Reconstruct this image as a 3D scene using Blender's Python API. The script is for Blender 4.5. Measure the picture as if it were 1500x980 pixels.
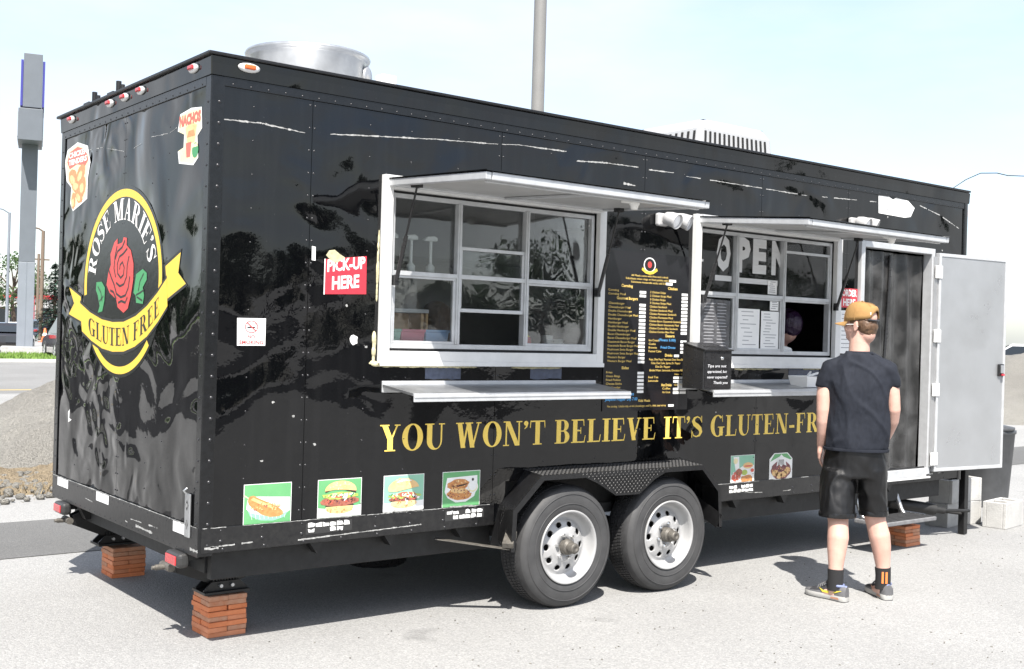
import bpy, bmesh, math, random
from mathutils import Vector, Matrix, noise
import numpy as np
random.seed(7)
for o in list(bpy.data.objects): bpy.data.objects.remove(o)
scene = bpy.context.scene
col = scene.collection
rad = math.radians

# ---------------------------------------------------------------- camera
def cam_matrix(loc, yaw, pitch, roll):
    f = Vector((math.cos(pitch)*math.sin(yaw), math.cos(pitch)*math.cos(yaw), math.sin(pitch)))
    r = Vector((math.cos(yaw), -math.sin(yaw), 0)); u = r.cross(f)
    c, s = math.cos(roll), math.sin(roll)
    r2 = c*r+s*u; u2 = -s*r+c*u; b = -f
    return Matrix(((r2.x,u2.x,b.x,loc[0]),(r2.y,u2.y,b.y,loc[1]),(r2.z,u2.z,b.z,loc[2]),(0,0,0,1)))
cd = bpy.data.cameras.new('camera'); cam = bpy.data.objects.new('camera', cd); col.objects.link(cam)
cd.sensor_width = 36; cd.lens = 40.12; cd.clip_start = .05; cd.clip_end = 3000
cam.matrix_world = cam_matrix((-2.1378,-5.0182,1.5367), .6651, .0003, .0281)
scene.camera = cam

# ---------------------------------------------------------------- sky, sun, exposure
SUN = Vector((-.40,-.54,1.0)).normalized()
w = bpy.data.worlds.new('World'); scene.world = w; w.use_nodes = True
nt = w.node_tree; N = nt.nodes; L = nt.links; N.clear()
sky = N.new('ShaderNodeTexSky'); sky.sky_type = 'NISHITA'; sky.sun_disc = False
sky.sun_elevation = math.asin(SUN.z); sky.sun_rotation = math.atan2(SUN.x, SUN.y)
sky.air_density = 1.0; sky.dust_density = 1.6; sky.ozone_density = 1.0
tc = N.new('ShaderNodeTexCoord'); mp = N.new('ShaderNodeMapping'); mp.inputs['Scale'].default_value = (1.2,1.2,4.2)
n1 = N.new('ShaderNodeTexNoise'); n1.inputs['Scale'].default_value = 1.5; n1.inputs['Detail'].default_value = 7; n1.inputs['Roughness'].default_value = .55
cr = N.new('ShaderNodeValToRGB'); cr.color_ramp.elements[0].position = .27; cr.color_ramp.elements[1].position = .66
mx = N.new('ShaderNodeMix'); mx.data_type = 'RGBA'; mx.inputs[7].default_value = (3.45,3.5,3.6,1)
sc = N.new('ShaderNodeMath'); sc.operation = 'MULTIPLY'; sc.inputs[1].default_value = .88
bg = N.new('ShaderNodeBackground'); bg.inputs['Strength'].default_value = .12; ow = N.new('ShaderNodeOutputWorld')
L.new(tc.outputs['Generated'], mp.inputs[0]); L.new(mp.outputs[0], n1.inputs['Vector']); L.new(n1.outputs['Fac'], cr.inputs[0])
L.new(cr.outputs[0], sc.inputs[0]); L.new(sc.outputs[0], mx.inputs[0]); L.new(sky.outputs[0], mx.inputs[6]); L.new(mx.outputs[2], bg.inputs[0]); L.new(bg.outputs[0], ow.inputs[0])
sd = bpy.data.lights.new('sun','SUN'); sd.energy = 3.9; sd.angle = rad(.55); sd.color = (1,.955,.89)
so = bpy.data.objects.new('sun', sd); col.objects.link(so); so.rotation_euler = (-SUN).to_track_quat('-Z','Y').to_euler(); so.location = (-20,-27,50)
scene.view_settings.view_transform = 'Standard'; scene.view_settings.look = 'None'
scene.view_settings.exposure = 1.38; scene.view_settings.gamma = 1; scene.view_settings.use_curve_mapping = False
scene.render.engine = 'CYCLES'
try: scene.cycles.use_denoising = True; scene.cycles.max_bounces = 8; scene.cycles.transparent_max_bounces = 24
except Exception: pass
scene.render.resolution_x = 1024; scene.render.resolution_y = 669

# ---------------------------------------------------------------- materials
M = {}
def pm(name, c, rough=.5, metal=0., var=0., vs=8., bump=0., bs=60., spec=.5, stretch=(1,1,1), detail=4, c2=None, bump2=0., bs2=2., rvar=0., coat=0.):
    m = bpy.data.materials.new(name); m.use_nodes = True; t = m.node_tree; n = t.nodes; l = t.links
    b = n['Principled BSDF']; b.inputs['Base Color'].default_value = (*c,1); b.inputs['Roughness'].default_value = rough
    b.inputs['Metallic'].default_value = metal; b.inputs['Specular IOR Level'].default_value = spec; b.inputs['Coat Weight'].default_value = coat
    if var or bump or bump2 or c2 or rvar:
        tc = n.new('ShaderNodeTexCoord'); mp = n.new('ShaderNodeMapping'); mp.inputs['Scale'].default_value = stretch
        l.new(tc.outputs['Object'], mp.inputs[0])
        if var or c2 or rvar:
            nz = n.new('ShaderNodeTexNoise'); nz.inputs['Scale'].default_value = vs; nz.inputs['Detail'].default_value = detail; nz.inputs['Roughness'].default_value = .6
            l.new(mp.outputs[0], nz.inputs['Vector'])
            r = n.new('ShaderNodeValToRGB'); r.color_ramp.elements[0].position = .3; r.color_ramp.elements[1].position = .7
            a = c2 if c2 else tuple(max(0,x*(1-var)) for x in c); e = c if c2 else tuple(min(1,x*(1+var)) for x in c)
            r.color_ramp.elements[0].color = (*a,1); r.color_ramp.elements[1].color = (*e,1)
            l.new(nz.outputs['Fac'], r.inputs[0])
            if var or c2: l.new(r.outputs[0], b.inputs['Base Color'])
            if rvar:
                mr = n.new('ShaderNodeMapRange'); mr.inputs[1].default_value = .3; mr.inputs[2].default_value = .7
                mr.inputs[3].default_value = max(.02,rough-rvar); mr.inputs[4].default_value = rough+rvar
                l.new(nz.outputs['Fac'], mr.inputs[0]); l.new(mr.outputs[0], b.inputs['Roughness'])
        prev = None
        for (bb, s, dd) in ((bump2, bs2, 2), (bump, bs, 4)):
            if not bb: continue
            q = n.new('ShaderNodeTexNoise'); q.inputs['Scale'].default_value = s; q.inputs['Detail'].default_value = dd
            l.new(mp.outputs[0], q.inputs['Vector'])
            bp = n.new('ShaderNodeBump'); bp.inputs['Strength'].default_value = 1; bp.inputs['Distance'].default_value = bb
            l.new(q.outputs['Fac'], bp.inputs['Height'])
            if prev: l.new(prev.outputs[0], bp.inputs['Normal'])
            prev = bp
        l.new(prev.outputs[0], b.inputs['Normal']) if prev else None
    M[name] = m; return m

def paint(name, base, dist, scl, stretch, scratch=.0):
    """glossy black sheet paint with oil-canning waves, dust specks and fine scratches"""
    m = pm(name, base, rough=.07, spec=.5); t = m.node_tree; n = t.nodes; l = t.links; b = n['Principled BSDF']
    tc = n.new('ShaderNodeTexCoord'); mp = n.new('ShaderNodeMapping'); mp.inputs['Scale'].default_value = stretch
    l.new(tc.outputs['Object'], mp.inputs[0])
    a = n.new('ShaderNodeTexNoise'); a.inputs['Scale'].default_value = scl; a.inputs['Detail'].default_value = 1.2; a.inputs['Roughness'].default_value = .35; a.inputs['Distortion'].default_value = .6
    l.new(mp.outputs[0], a.inputs['Vector'])
    bp = n.new('ShaderNodeBump'); bp.inputs['Distance'].default_value = dist; bp.inputs['Strength'].default_value = 1; l.new(a.outputs['Fac'], bp.inputs['Height'])
    # mid-size dents, patchy
    a3 = n.new('ShaderNodeTexNoise'); a3.inputs['Scale'].default_value = scl*2.9; a3.inputs['Detail'].default_value = 0; a3.inputs['Distortion'].default_value = .9; l.new(tc.outputs['Object'], a3.inputs['Vector'])
    pk = n.new('ShaderNodeTexNoise'); pk.inputs['Scale'].default_value = 1.1; pk.inputs['Detail'].default_value = 1; l.new(tc.outputs['Object'], pk.inputs['Vector'])
    pr = n.new('ShaderNodeMapRange'); pr.inputs[1].default_value = .42; pr.inputs[2].default_value = .68; l.new(pk.outputs['Fac'], pr.inputs[0])
    bp3 = n.new('ShaderNodeBump'); bp3.inputs['Distance'].default_value = dist*.42; l.new(pr.outputs[0], bp3.inputs['Strength']); l.new(a3.outputs['Fac'], bp3.inputs['Height']); l.new(bp.outputs[0], bp3.inputs['Normal']); bp = bp3
    # fine orange peel
    a2 = n.new('ShaderNodeTexNoise'); a2.inputs['Scale'].default_value = 26; a2.inputs['Detail'].default_value = 2; l.new(tc.outputs['Object'], a2.inputs['Vector'])
    bp2 = n.new('ShaderNodeBump'); bp2.inputs['Distance'].default_value = .00025; l.new(a2.outputs['Fac'], bp2.inputs['Height']); l.new(bp.outputs[0], bp2.inputs['Normal'])
    l.new(bp2.outputs[0], b.inputs['Normal'])
    # grime: pale dust specks + streaks
    d = n.new('ShaderNodeTexNoise'); d.inputs['Scale'].default_value = 90; d.inputs['Detail'].default_value = 3; l.new(tc.outputs['Object'], d.inputs['Vector'])
    r = n.new('ShaderNodeValToRGB'); r.color_ramp.elements[0].position = .69; r.color_ramp.elements[1].position = .78
    r.color_ramp.elements[0].color = (*base,1); r.color_ramp.elements[1].color = (.035,.035,.034,1); l.new(d.outputs['Fac'], r.inputs[0])
    mp2 = n.new('ShaderNodeMapping'); mp2.inputs['Scale'].default_value = (9,9,.7); l.new(tc.outputs['Object'], mp2.inputs[0])
    s = n.new('ShaderNodeTexNoise'); s.inputs['Scale'].default_value = 1.6; s.inputs['Detail'].default_value = 5; l.new(mp2.outputs[0], s.inputs['Vector'])
    r2 = n.new('ShaderNodeValToRGB'); r2.color_ramp.elements[0].position = .5; r2.color_ramp.elements[1].position = .85
    r2.color_ramp.elements[0].color = (0,0,0,1); r2.color_ramp.elements[1].color = (.0045,.0045,.0045,1); l.new(s.outputs['Fac'], r2.inputs[0])
    ad = n.new('ShaderNodeMix'); ad.data_type = 'RGBA'; ad.blend_type = 'ADD'; ad.inputs[0].default_value = 1
    l.new(r.outputs[0], ad.inputs[6]); l.new(r2.outputs[0], ad.inputs[7]); l.new(ad.outputs[2], b.inputs['Base Color'])
    mr = n.new('ShaderNodeMapRange'); mr.inputs[1].default_value = .4; mr.inputs[2].default_value = .8; mr.inputs[3].default_value = .015; mr.inputs[4].default_value = .06
    l.new(s.outputs['Fac'], mr.inputs[0]); l.new(mr.outputs[0], b.inputs['Roughness'])
    return m
paint('black_side', (.0022,.0024,.0030), .040, 1.25, (1,1,.9))
paint('black_rear', (.0022,.0024,.0030), .048, 2.1, (1,1,1))
pm('black_trim', (.004,.0044,.0052), .22, var=.5, vs=30, bump=.0006, bs=25)
pm('black_scuffed', (.006,.006,.007), .3, var=.0, vs=40, c2=(.016,.016,.016), bump=.0006, bs=40)
pm('black_metal', (.006,.006,.0065), .42, var=.4, vs=40, bump=.001, bs=60)
pm('chassis', (.012,.012,.012), .6, var=.4, vs=20, bump=.001, bs=40)
pm('scrape', (.34,.34,.33), .5, var=.45, vs=60)
pm('rivet', (.03,.03,.033), .3, metal=.3)
pm('alu', (.52,.53,.54), .38, metal=.35, var=.10, vs=14, bump=.0004, bs=50)
pm('alu_white', (.66,.66,.65), .4, var=.07, vs=9, bump=.0005, bs=40)
pm('galv', (.50,.51,.52), .36, metal=.85, var=.14, vs=7, bump=.0006, bs=18, rvar=.08)
pm('door_sheet', (.37,.38,.39), .33, metal=.5, var=.06, vs=3, bump2=.008, bs2=1.6, rvar=.08)
pm('awning_under', (.36,.36,.355), .5, var=.08, vs=5)
pm('foam', (.50,.46,.29), .9, var=.25, vs=30, bump=.004, bs=50)
pm('rubber', (.028,.028,.029), .72, var=.35, vs=25, bump=.0008, bs=120)
pm('rubber_side', (.055,.055,.056), .66, c2=(.036,.036,.037), vs=9, bump=.0006, bs=80)
pm('rim_white', (.37,.37,.37), .33, metal=.15, var=.07, vs=10, rvar=.06)
pm('hub_dirty', (.13,.12,.105), .55, metal=.4, var=.35, vs=30, bump=.001, bs=60)
pm('hole_dark', (.006,.006,.006), .8)
pm('brick', (.66,.23,.10), .85, c2=(.52,.16,.06), vs=14, bump=.003, bs=45, detail=6)
pm('brick_pale', (.62,.26,.14), .85, c2=(.50,.18,.08), vs=12, bump=.003, bs=45, detail=6)
pm('brick_dusty', (.46,.27,.18), .9, c2=(.40,.15,.07), vs=20, bump=.004, bs=45, detail=6)
pm('red_lens', (.45,.03,.035), .15, var=.3, vs=60, coat=.5)
pm('orange_lens', (.7,.13,.03), .2)
pm('lens_bezel', (.03,.03,.03), .4)
pm('chrome', (.7,.7,.7), .15, metal=1)
pm('reflector_white', (.82,.82,.82), .35, var=.05, vs=50)
pm('sticker_white', (.80,.80,.78), .45, var=.04, vs=20)
pm('yellow', (.78,.53,.055), .35, var=.05, vs=6)
pm('gold', (.95,.67,.13), .33, var=.08, vs=5)
pm('rose_red', (.62,.06,.055), .35, var=.06, vs=8)
pm('leaf_green', (.05,.27,.10), .4)
pm('line_black', (.012,.012,.012), .4)
pm('sign_red', (.55,.035,.055), .4, var=.06, vs=20)
pm('sign_letters', (.82,.80,.77), .5)
pm('pink_red', (.60,.08,.08), .5)
pm('pic_green', (.15,.40,.17), .3, c2=(.10,.33,.13), vs=3)
pm('pic_mint', (.30,.55,.42), .3, c2=(.22,.48,.33), vs=3)
pm('pic_white', (.80,.80,.78), .3, var=.05, vs=12)
pm('pic_bun', (.72,.42,.16), .35, c2=(.78,.56,.28), vs=22)
pm('pic_bun_pale', (.80,.60,.34), .35, c2=(.70,.44,.18), vs=16)
pm('pic_meat', (.25,.075,.045), .35, c2=(.42,.16,.11), vs=60)
pm('pic_fried', (.48,.19,.06), .35, c2=(.62,.30,.11), vs=55)
pm('pic_lettuce', (.50,.58,.14), .35, c2=(.26,.40,.07), vs=60)
pm('pic_tomato', (.62,.12,.08), .35)
pm('pic_dark', (.03,.025,.02), .4)
pm('pic_choc', (.10,.03,.025), .3, c2=(.30,.10,.12), vs=50)
pm('pic_cheese', (.80,.70,.42), .35)
pm('menu_board', (.010,.010,.012), .16, bump2=.004, bs2=2.5)
pm('menu_yellow', (.82,.58,.16), .5)
pm('menu_white', (.80,.80,.78), .5)
pm('chalk', (.72,.72,.74), .8)
pm('chalk_blue', (.12,.42,.80), .8)
pm('paper', (.80,.80,.79), .8, var=.03, vs=12)
pm('print_grey', (.32,.32,.34), .8)
pm('plastic_wrap', (.10,.10,.105), .18, c2=(.05,.05,.055), vs=20, bump=.012, bs=16)
pm('open_letters', (.60,.61,.62), .6)
pm('interior', (.30,.30,.295), .5, var=.1, vs=4)
pm('interior_dark', (.05,.05,.052), .5, var=.2, vs=3)
pm('steel', (.45,.45,.45), .35, metal=.7, var=.1, vs=4)
pm('plywood', (.50,.32,.16), .7, var=.2, vs=6, stretch=(1,1,6))
pm('ac_white',(.33,.335,.34),.5); pm('lamp_body',(.42,.42,.42),.45); pm('tub_green', (.35,.62,.50), .4); pm('tub_pink', (.72,.22,.30), .4); pm('tub_blue', (.30,.45,.68), .4)
pm('plastic_white', (.82,.82,.80), .35); pm('plastic_black', (.015,.015,.016), .3, rvar=.1, vs=30)
pm('purple', (.10,.02,.20), .7); pm('hair_purple', (.022,.008,.030), .28, bump=.006, bs=90)
pm('concrete', (.36,.355,.34), .9, var=.15, vs=9, bump=.003, bs=70)
pm('concrete_pale', (.42,.415,.40), .9, var=.1, vs=9, bump=.003, bs=70)
pm('bin_plastic', (.055,.057,.06), .5, var=.2, vs=8, bump=.002, bs=15)
pm('tread_grey', (.16,.16,.165), .6, var=.2, vs=20)
pm('skin', (.57,.365,.295), .5, c2=(.50,.285,.225), vs=9, bump=.0012, bs=90)
pm('hair', (.13,.070,.035), .5, c2=(.065,.034,.018), vs=70, bump=.004, bs=150, stretch=(1,1,.3))
pm('shirt', (.015,.0175,.025), .85, var=.15, vs=60, bump=.0010, bs=350, bump2=.022, bs2=11, spec=.25, stretch=(1,1,.55))
pm('shorts', (.0045,.0045,.005), .42, bump2=.022, bs2=9, bump=.0005, bs=500, spec=.4, stretch=(1,1,.5))
pm('shorts_satin', (.006,.006,.0065), .3, bump2=.02, bs2=14, spec=.5)
pm('cap_tan', (.31,.175,.06), .85, var=.08, vs=40, bump=.0008, bs=400)
pm('cap_brim', (.33,.19,.068), .85, var=.08, vs=40, bump=.0008, bs=400)
pm('sock', (.015,.015,.016), .9, bump=.001, bs=300)
pm('sock_orange', (.70,.20,.05), .8)
pm('shoe_dark', (.03,.03,.034), .6, var=.3, vs=90, bump=.001, bs=250)
pm('shoe_grey', (.10,.10,.105), .7, var=.1, vs=50); pm('shoe_sole', (.36,.355,.34), .6, var=.08, vs=30); pm('shoe_blue', (.16,.19,.33), .6)
pm('shoe_yellow', (.55,.46,.05), .5); pm('shoe_salmon', (.40,.20,.13), .5); pm('tread_rubber', (.05,.05,.05), .8)
pm('pole_grey', (.12,.135,.155), .5, var=.05, vs=2); pm('pole_pale', (.19,.21,.24), .5, var=.05, vs=2)
pm('sign_face', (.33,.35,.39), .4); pm('sign_blue', (.045,.045,.26), .4)
pm('lamp_pole', (.19,.187,.18), .5, var=.06, vs=2); pm('wood_pole', (.16,.12,.09), .9, var=.2, vs=5, stretch=(6,6,.5))
pm('bark', (.085,.062,.045), .95, var=.35, vs=8, stretch=(4,4,.6), bump=.02, bs=12)
pm('leaf_a', (.060,.105,.030), .6, c2=(.035,.070,.020), vs=1.2, spec=.3)
pm('leaf_dark', (.035,.065,.025), .6, c2=(.018,.038,.016), vs=1.2, spec=.3)
pm('needle', (.055,.100,.075), .65, c2=(.030,.060,.045), vs=1.5, spec=.2)
pm('grass', (.17,.26,.05), .9, c2=(.10,.18,.035), vs=6)
pm('dry_weed', (.27,.21,.12), .9, c2=(.18,.14,.08), vs=6)
pm('wall_white', (.5,.5,.49), .7, var=.05, vs=.5); pm('red_band', (.50,.035,.045), .5); pm('glass_dark', (.02,.025,.03), .08)
pm('car_black', (.012,.012,.016), .12, coat=1); pm('car_blue', (.05,.07,.11), .15, coat=1); pm('car_silver', (.5,.51,.53), .2, metal=.4, coat=1); pm('car_white', (.78,.78,.78), .2, coat=1); pm('car_red', (.4,.03,.03), .2, coat=1)
pm('cone_orange', (.80,.16,.05), .6)
pm('kerb', (.46,.455,.44), .9, var=.1, vs=3, bump=.003, bs=40)

def glass(name, tint=(.93,.95,.95), rough=.0, ior=1.5, dirt=.03):
    m = bpy.data.materials.new(name); m.use_nodes = True; n = m.node_tree.nodes; l = m.node_tree.links; n.clear()
    o = n.new('ShaderNodeOutputMaterial'); t = n.new('ShaderNodeBsdfTransparent'); t.inputs[0].default_value = (*tint,1)
    g = n.new('ShaderNodeBsdfGlossy'); g.inputs['Roughness'].default_value = rough; f = n.new('ShaderNodeFresnel'); f.inputs[0].default_value = ior
    x = n.new('ShaderNodeMixShader'); d = n.new('ShaderNodeBsdfDiffuse'); d.inputs[0].default_value = (.5,.5,.5,1); y = n.new('ShaderNodeMixShader')
    tc = n.new('ShaderNodeTexCoord'); z = n.new('ShaderNodeTexNoise'); z.inputs['Scale'].default_value = 5; z.inputs['Detail'].default_value = 8
    mr = n.new('ShaderNodeMapRange'); mr.inputs[1].default_value = .4; mr.inputs[2].default_value = .8; mr.inputs[3].default_value = dirt*.4; mr.inputs[4].default_value = dirt*2.5
    wv = n.new('ShaderNodeTexNoise'); wv.inputs['Scale'].default_value = 2.2; bp = n.new('ShaderNodeBump'); bp.inputs['Distance'].default_value = .004
    l.new(tc.outputs['Object'], wv.inputs['Vector']); l.new(wv.outputs['Fac'], bp.inputs['Height']); l.new(bp.outputs[0], g.inputs['Normal']); l.new(bp.outputs[0], f.inputs['Normal'])
    l.new(tc.outputs['Object'], z.inputs['Vector']); l.new(z.outputs['Fac'], mr.inputs[0])
    l.new(f.outputs[0], x.inputs[0]); l.new(t.outputs[0], x.inputs[1]); l.new(g.outputs[0], x.inputs[2])
    l.new(mr.outputs[0], y.inputs[0]); l.new(x.outputs[0], y.inputs[1]); l.new(d.outputs[0], y.inputs[2]); l.new(y.outputs[0], o.inputs[0]); M[name] = m
glass('pane_glass', (.90,.92,.92), dirt=.02)
glass('screen_mesh', (.28,.28,.28), rough=.25, dirt=.07)
glass('clear_lens', (.95,.97,.98), dirt=.01)

def asphalt(name, c, c2, cr, grain=.0035):
    m = bpy.data.materials.new(name); m.use_nodes = True; t = m.node_tree; n = t.nodes; l = t.links; b = n['Principled BSDF']; b.inputs['Roughness'].default_value = .92; b.inputs['Specular IOR Level'].default_value = .25
    tc = n.new('ShaderNodeTexCoord')
    big = n.new('ShaderNodeTexNoise'); big.inputs['Scale'].default_value = .35; big.inputs['Detail'].default_value = 6; big.inputs['Roughness'].default_value = .65
    st = n.new('ShaderNodeTexVoronoi'); st.inputs['Scale'].default_value = 120; st.inputs['Randomness'].default_value = 1
    st2 = n.new('ShaderNodeTexNoise'); st2.inputs['Scale'].default_value = 150; st2.inputs['Detail'].default_value = 3
    for q in (big, st, st2): l.new(tc.outputs['Object'], q.inputs['Vector'])
    r = n.new('ShaderNodeValToRGB'); r.color_ramp.elements[0].position = .35; r.color_ramp.elements[1].position = .68
    r.color_ramp.elements[0].color = (*c2,1); r.color_ramp.elements[1].color = (*c,1); l.new(big.outputs['Fac'], r.inputs[0])
    # aggregate: each stone its own tone
    hs = n.new('ShaderNodeSeparateColor'); l.new(st.outputs['Color'], hs.inputs[0])
    r3 = n.new('ShaderNodeValToRGB'); r3.color_ramp.elements[0].position = 0; r3.color_ramp.elements[1].position = 1
    r3.color_ramp.elements[0].color = (.78,.78,.78,1); r3.color_ramp.elements[1].color = (1.12,1.115,1.10,1); e = r3.color_ramp.elements.new(.8); e.color = (1.02,1.02,1.01,1)
    l.new(hs.outputs[0], r3.inputs[0])
    mu = n.new('ShaderNodeMix'); mu.data_type = 'RGBA'; mu.blend_type = 'MULTIPLY'; mu.inputs[0].default_value = 1; l.new(r.outputs[0], mu.inputs[6]); l.new(r3.outputs[0], mu.inputs[7])
    # dark spots: oil stains / patches
    dk = n.new('ShaderNodeTexNoise'); dk.inputs['Scale'].default_value = 1.3; dk.inputs['Detail'].default_value = 5; l.new(tc.outputs['Object'], dk.inputs['Vector'])
    r4 = n.new('ShaderNodeValToRGB'); r4.color_ramp.elements[0].position = .66; r4.color_ramp.elements[1].position = .74; r4.color_ramp.elements[0].color = (1,1,1,1); r4.color_ramp.elements[1].color = (.74,.74,.74,1)
    l.new(dk.outputs['Fac'], r4.inputs[0]); m2 = n.new('ShaderNodeMix'); m2.data_type = 'RGBA'; m2.blend_type = 'MULTIPLY'; m2.inputs[0].default_value = 1
    l.new(mu.outputs[2], m2.inputs[6]); l.new(r4.outputs[0], m2.inputs[7]); l.new(m2.outputs[2], b.inputs['Base Color'])
    bp = n.new('ShaderNodeBump'); bp.inputs['Distance'].default_value = grain; bp.inputs['Strength'].default_value = .8; l.new(st.outputs['Distance'], bp.inputs['Height']); bp.invert = True
    bp2 = n.new('ShaderNodeBump'); bp2.inputs['Distance'].default_value = grain*.5; l.new(st2.outputs['Fac'], bp2.inputs['Height']); l.new(bp.outputs[0], bp2.inputs['Normal']); l.new(bp2.outputs[0], b.inputs['Normal'])
    M[name] = m
asphalt('lot_asphalt', (.305,.304,.300), (.255,.254,.251), 0)
asphalt('road_asphalt', (.22,.22,.218), (.18,.18,.178), 0)
asphalt('mirrored_dark_asphalt', (.055,.055,.056), (.042,.042,.043), 0)
asphalt('strip_grey', (.135,.135,.134), (.11,.11,.109), 0)
asphalt('gravel', (.30,.29,.265), (.23,.22,.20), 0, .02)
asphalt('dirt', (.33,.27,.19), (.25,.20,.135), 0, .02)

# ---------------------------------------------------------------- mesh helpers
TMP = bpy.data.scenes.new('scratch')   # small scene used only to evaluate text and modifiers; removed at the end
class MB:
    def __init__(s): s.v = []; s.f = []; s.m = []; s.sm = []
    def add(s, vs, fs, mi=0, smooth=False):
        o = len(s.v); s.v += [tuple(p) for p in vs]
        for f in fs: s.f.append(tuple(i+o for i in f)); s.m.append(mi); s.sm.append(smooth)
    def box(s, x0,x1,y0,y1,z0,z1, mi=0):
        s.add([(x0,y0,z0),(x1,y0,z0),(x1,y1,z0),(x0,y1,z0),(x0,y0,z1),(x1,y0,z1),(x1,y1,z1),(x0,y1,z1)],
              [(0,3,2,1),(4,5,6,7),(0,1,5,4),(1,2,6,5),(2,3,7,6),(3,0,4,7)], mi)
    def obox(s, c, ex, ey, ez, mi=0):   # oriented box with half-axis vectors
        c=Vector(c);ex=Vector(ex);ey=Vector(ey);ez=Vector(ez)
        P=[c+a*ex+b*ey+d*ez for d in(-1,1) for a,b in((-1,-1),(1,-1),(1,1),(-1,1))]
        s.add(P,[(0,3,2,1),(4,5,6,7),(0,1,5,4),(1,2,6,5),(2,3,7,6),(3,0,4,7)],mi)
    def bar(s, p0, p1, wd, ht, mi=0, up=(0,0,1)):
        p0=Vector(p0);p1=Vector(p1);d=(p1-p0);u=Vector(up)
        sd_=d.cross(u)
        if sd_.length<1e-6: sd_=d.cross(Vector((0,1,0)))
        sd_.normalize();u=sd_.cross(d).normalized()
        s.obox((p0+p1)/2,d/2,sd_*wd/2,u*ht/2,mi)
    def tube(s, pts, r, n=10, mi=0, cap=True):
        pts=[Vector(p) for p in pts]; rs=r if isinstance(r,(list,tuple)) else [r]*len(pts)
        rings=[]; prev=None
        for i,p in enumerate(pts):
            d=(pts[min(i+1,len(pts)-1)]-pts[max(i-1,0)]).normalized()
            if prev is None:
                a=d.cross(Vector((0,0,1)))
                if a.length<.05: a=d.cross(Vector((1,0,0)))
            else: a=prev-d*prev.dot(d)
            a.normalize(); prev=a; b=d.cross(a)
            rings.append([p+(a*math.cos(t)+b*math.sin(t))*rs[i] for t in [2*math.pi*k/n for k in range(n)]])
        vs=[q for R in rings for q in R]; fs=[]
        for i in range(len(pts)-1):
            for k in range(n): k2=(k+1)%n; fs.append((i*n+k,i*n+k2,(i+1)*n+k2,(i+1)*n+k))
        s.add(vs,fs,mi,True)
        if cap:
            s.add(rings[0],[tuple(range(n))[::-1]],mi); s.add(rings[-1],[tuple(range(n))],mi)
    def lathe(s, prof, c, axis='y', n=40, mi=0, smooth=True, mats=None):
        """prof: list of (r, h) along axis from c"""
        c=Vector(c); vs=[]
        for r,h in prof:
            for k in range(n):
                t=2*math.pi*k/n; a,b=r*math.cos(t),r*math.sin(t)
                vs.append(c+Vector({'y':(a,h,b),'z':(a,b,h),'x':(h,a,b)}[axis]))
        for i in range(len(prof)-1):
            fs=[(i*n+k,i*n+(k+1)%n,(i+1)*n+(k+1)%n,(i+1)*n+k) for k in range(n)]
            o=len(s.v)
            if i==0: base=o; s.v+=[tuple(p) for p in vs]
            for f in fs: s.f.append(tuple(j+base for j in f)); s.m.append(mats[i] if mats else mi); s.sm.append(smooth)
    def prism(s, poly, f0, f1, mi=0):
        """poly 2d; f0,f1 map (a,b)->3d for the two ends"""
        n=len(poly); s.add([f0(*p) for p in poly]+[f1(*p) for p in poly],[tuple(range(n))[::-1],tuple(range(n,2*n))]+[(i,(i+1)%n,(i+1)%n+n,i+n) for i in range(n)],mi)
    def loft(s, rings, mi=0, cap=True, smooth=True):
        n=len(rings[0]); vs=[p for R in rings for p in R]; fs=[]
        for i in range(len(rings)-1):
            for k in range(n): k2=(k+1)%n; fs.append((i*n+k,i*n+k2,(i+1)*n+k2,(i+1)*n+k))
        s.add(vs,fs,mi,smooth)
        if cap: s.add(rings[0],[tuple(range(n))[::-1]],mi,smooth); s.add(rings[-1],[tuple(range(n))],mi,smooth)
    def ball(s, c, rx, ry, rz, nu=16, nv=10, mi=0, rot=0.):
        c=Vector(c); vs=[]; ca,sa=math.cos(rot),math.sin(rot)
        for j in range(1,nv):
            t=math.pi*j/nv
            for k in range(nu):
                p=2*math.pi*k/nu; x,y,z=rx*math.sin(t)*math.cos(p),ry*math.sin(t)*math.sin(p),rz*math.cos(t)
                vs.append(c+Vector((x*ca-y*sa,x*sa+y*ca,z)))
        fs=[]
        for j in range(nv-2):
            for k in range(nu): k2=(k+1)%nu; fs.append((j*nu+k,(j+1)*nu+k,(j+1)*nu+k2,j*nu+k2))
        vs.append(c+Vector((0,0,rz))); vs.append(c-Vector((0,0,rz))); a=len(vs)-2
        for k in range(nu): k2=(k+1)%nu; fs.append((a,k,k2)); fs.append((a+1,(nv-2)*nu+k2,(nv-2)*nu+k))
        s.add(vs,fs,mi,True)
    def mesh(s, name, mats):
        me=bpy.data.meshes.new(name); me.from_pydata(s.v,[],s.f)
        for m in (mats if isinstance(mats,(list,tuple)) else [mats]): me.materials.append(M[m])
        me.polygons.foreach_set('material_index',s.m); me.polygons.foreach_set('use_smooth',s.sm); me.update(); return me
    def build(s, name, mats, parent=None, bevel=0., label=None, kind=None, segs=2):
        o=bpy.data.objects.new(name,s.mesh(name,mats)); col.objects.link(o)
        if bevel:
            b=o.modifiers.new('bevel','BEVEL'); b.width=bevel; b.segments=segs; b.limit_method='ANGLE'; b.angle_limit=rad(40)
        if parent is not None: setp(o,parent)
        if label: o['label']=label
        if kind: o['kind']=kind
        return o
def world_t(o):
    t=Vector(o.location)
    while o.parent: t=t+Vector(o.parent.location)*0; o=o.parent
    return t
ROOT={}
def setp(o,parent):
    """child keeps its world coordinates; only top-level Empties carry a location"""
    r=parent
    while r.parent: r=r.parent
    o.parent=parent
    if parent.parent is None: o.matrix_parent_inverse=Matrix.Translation(-Vector(parent.location))
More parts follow.
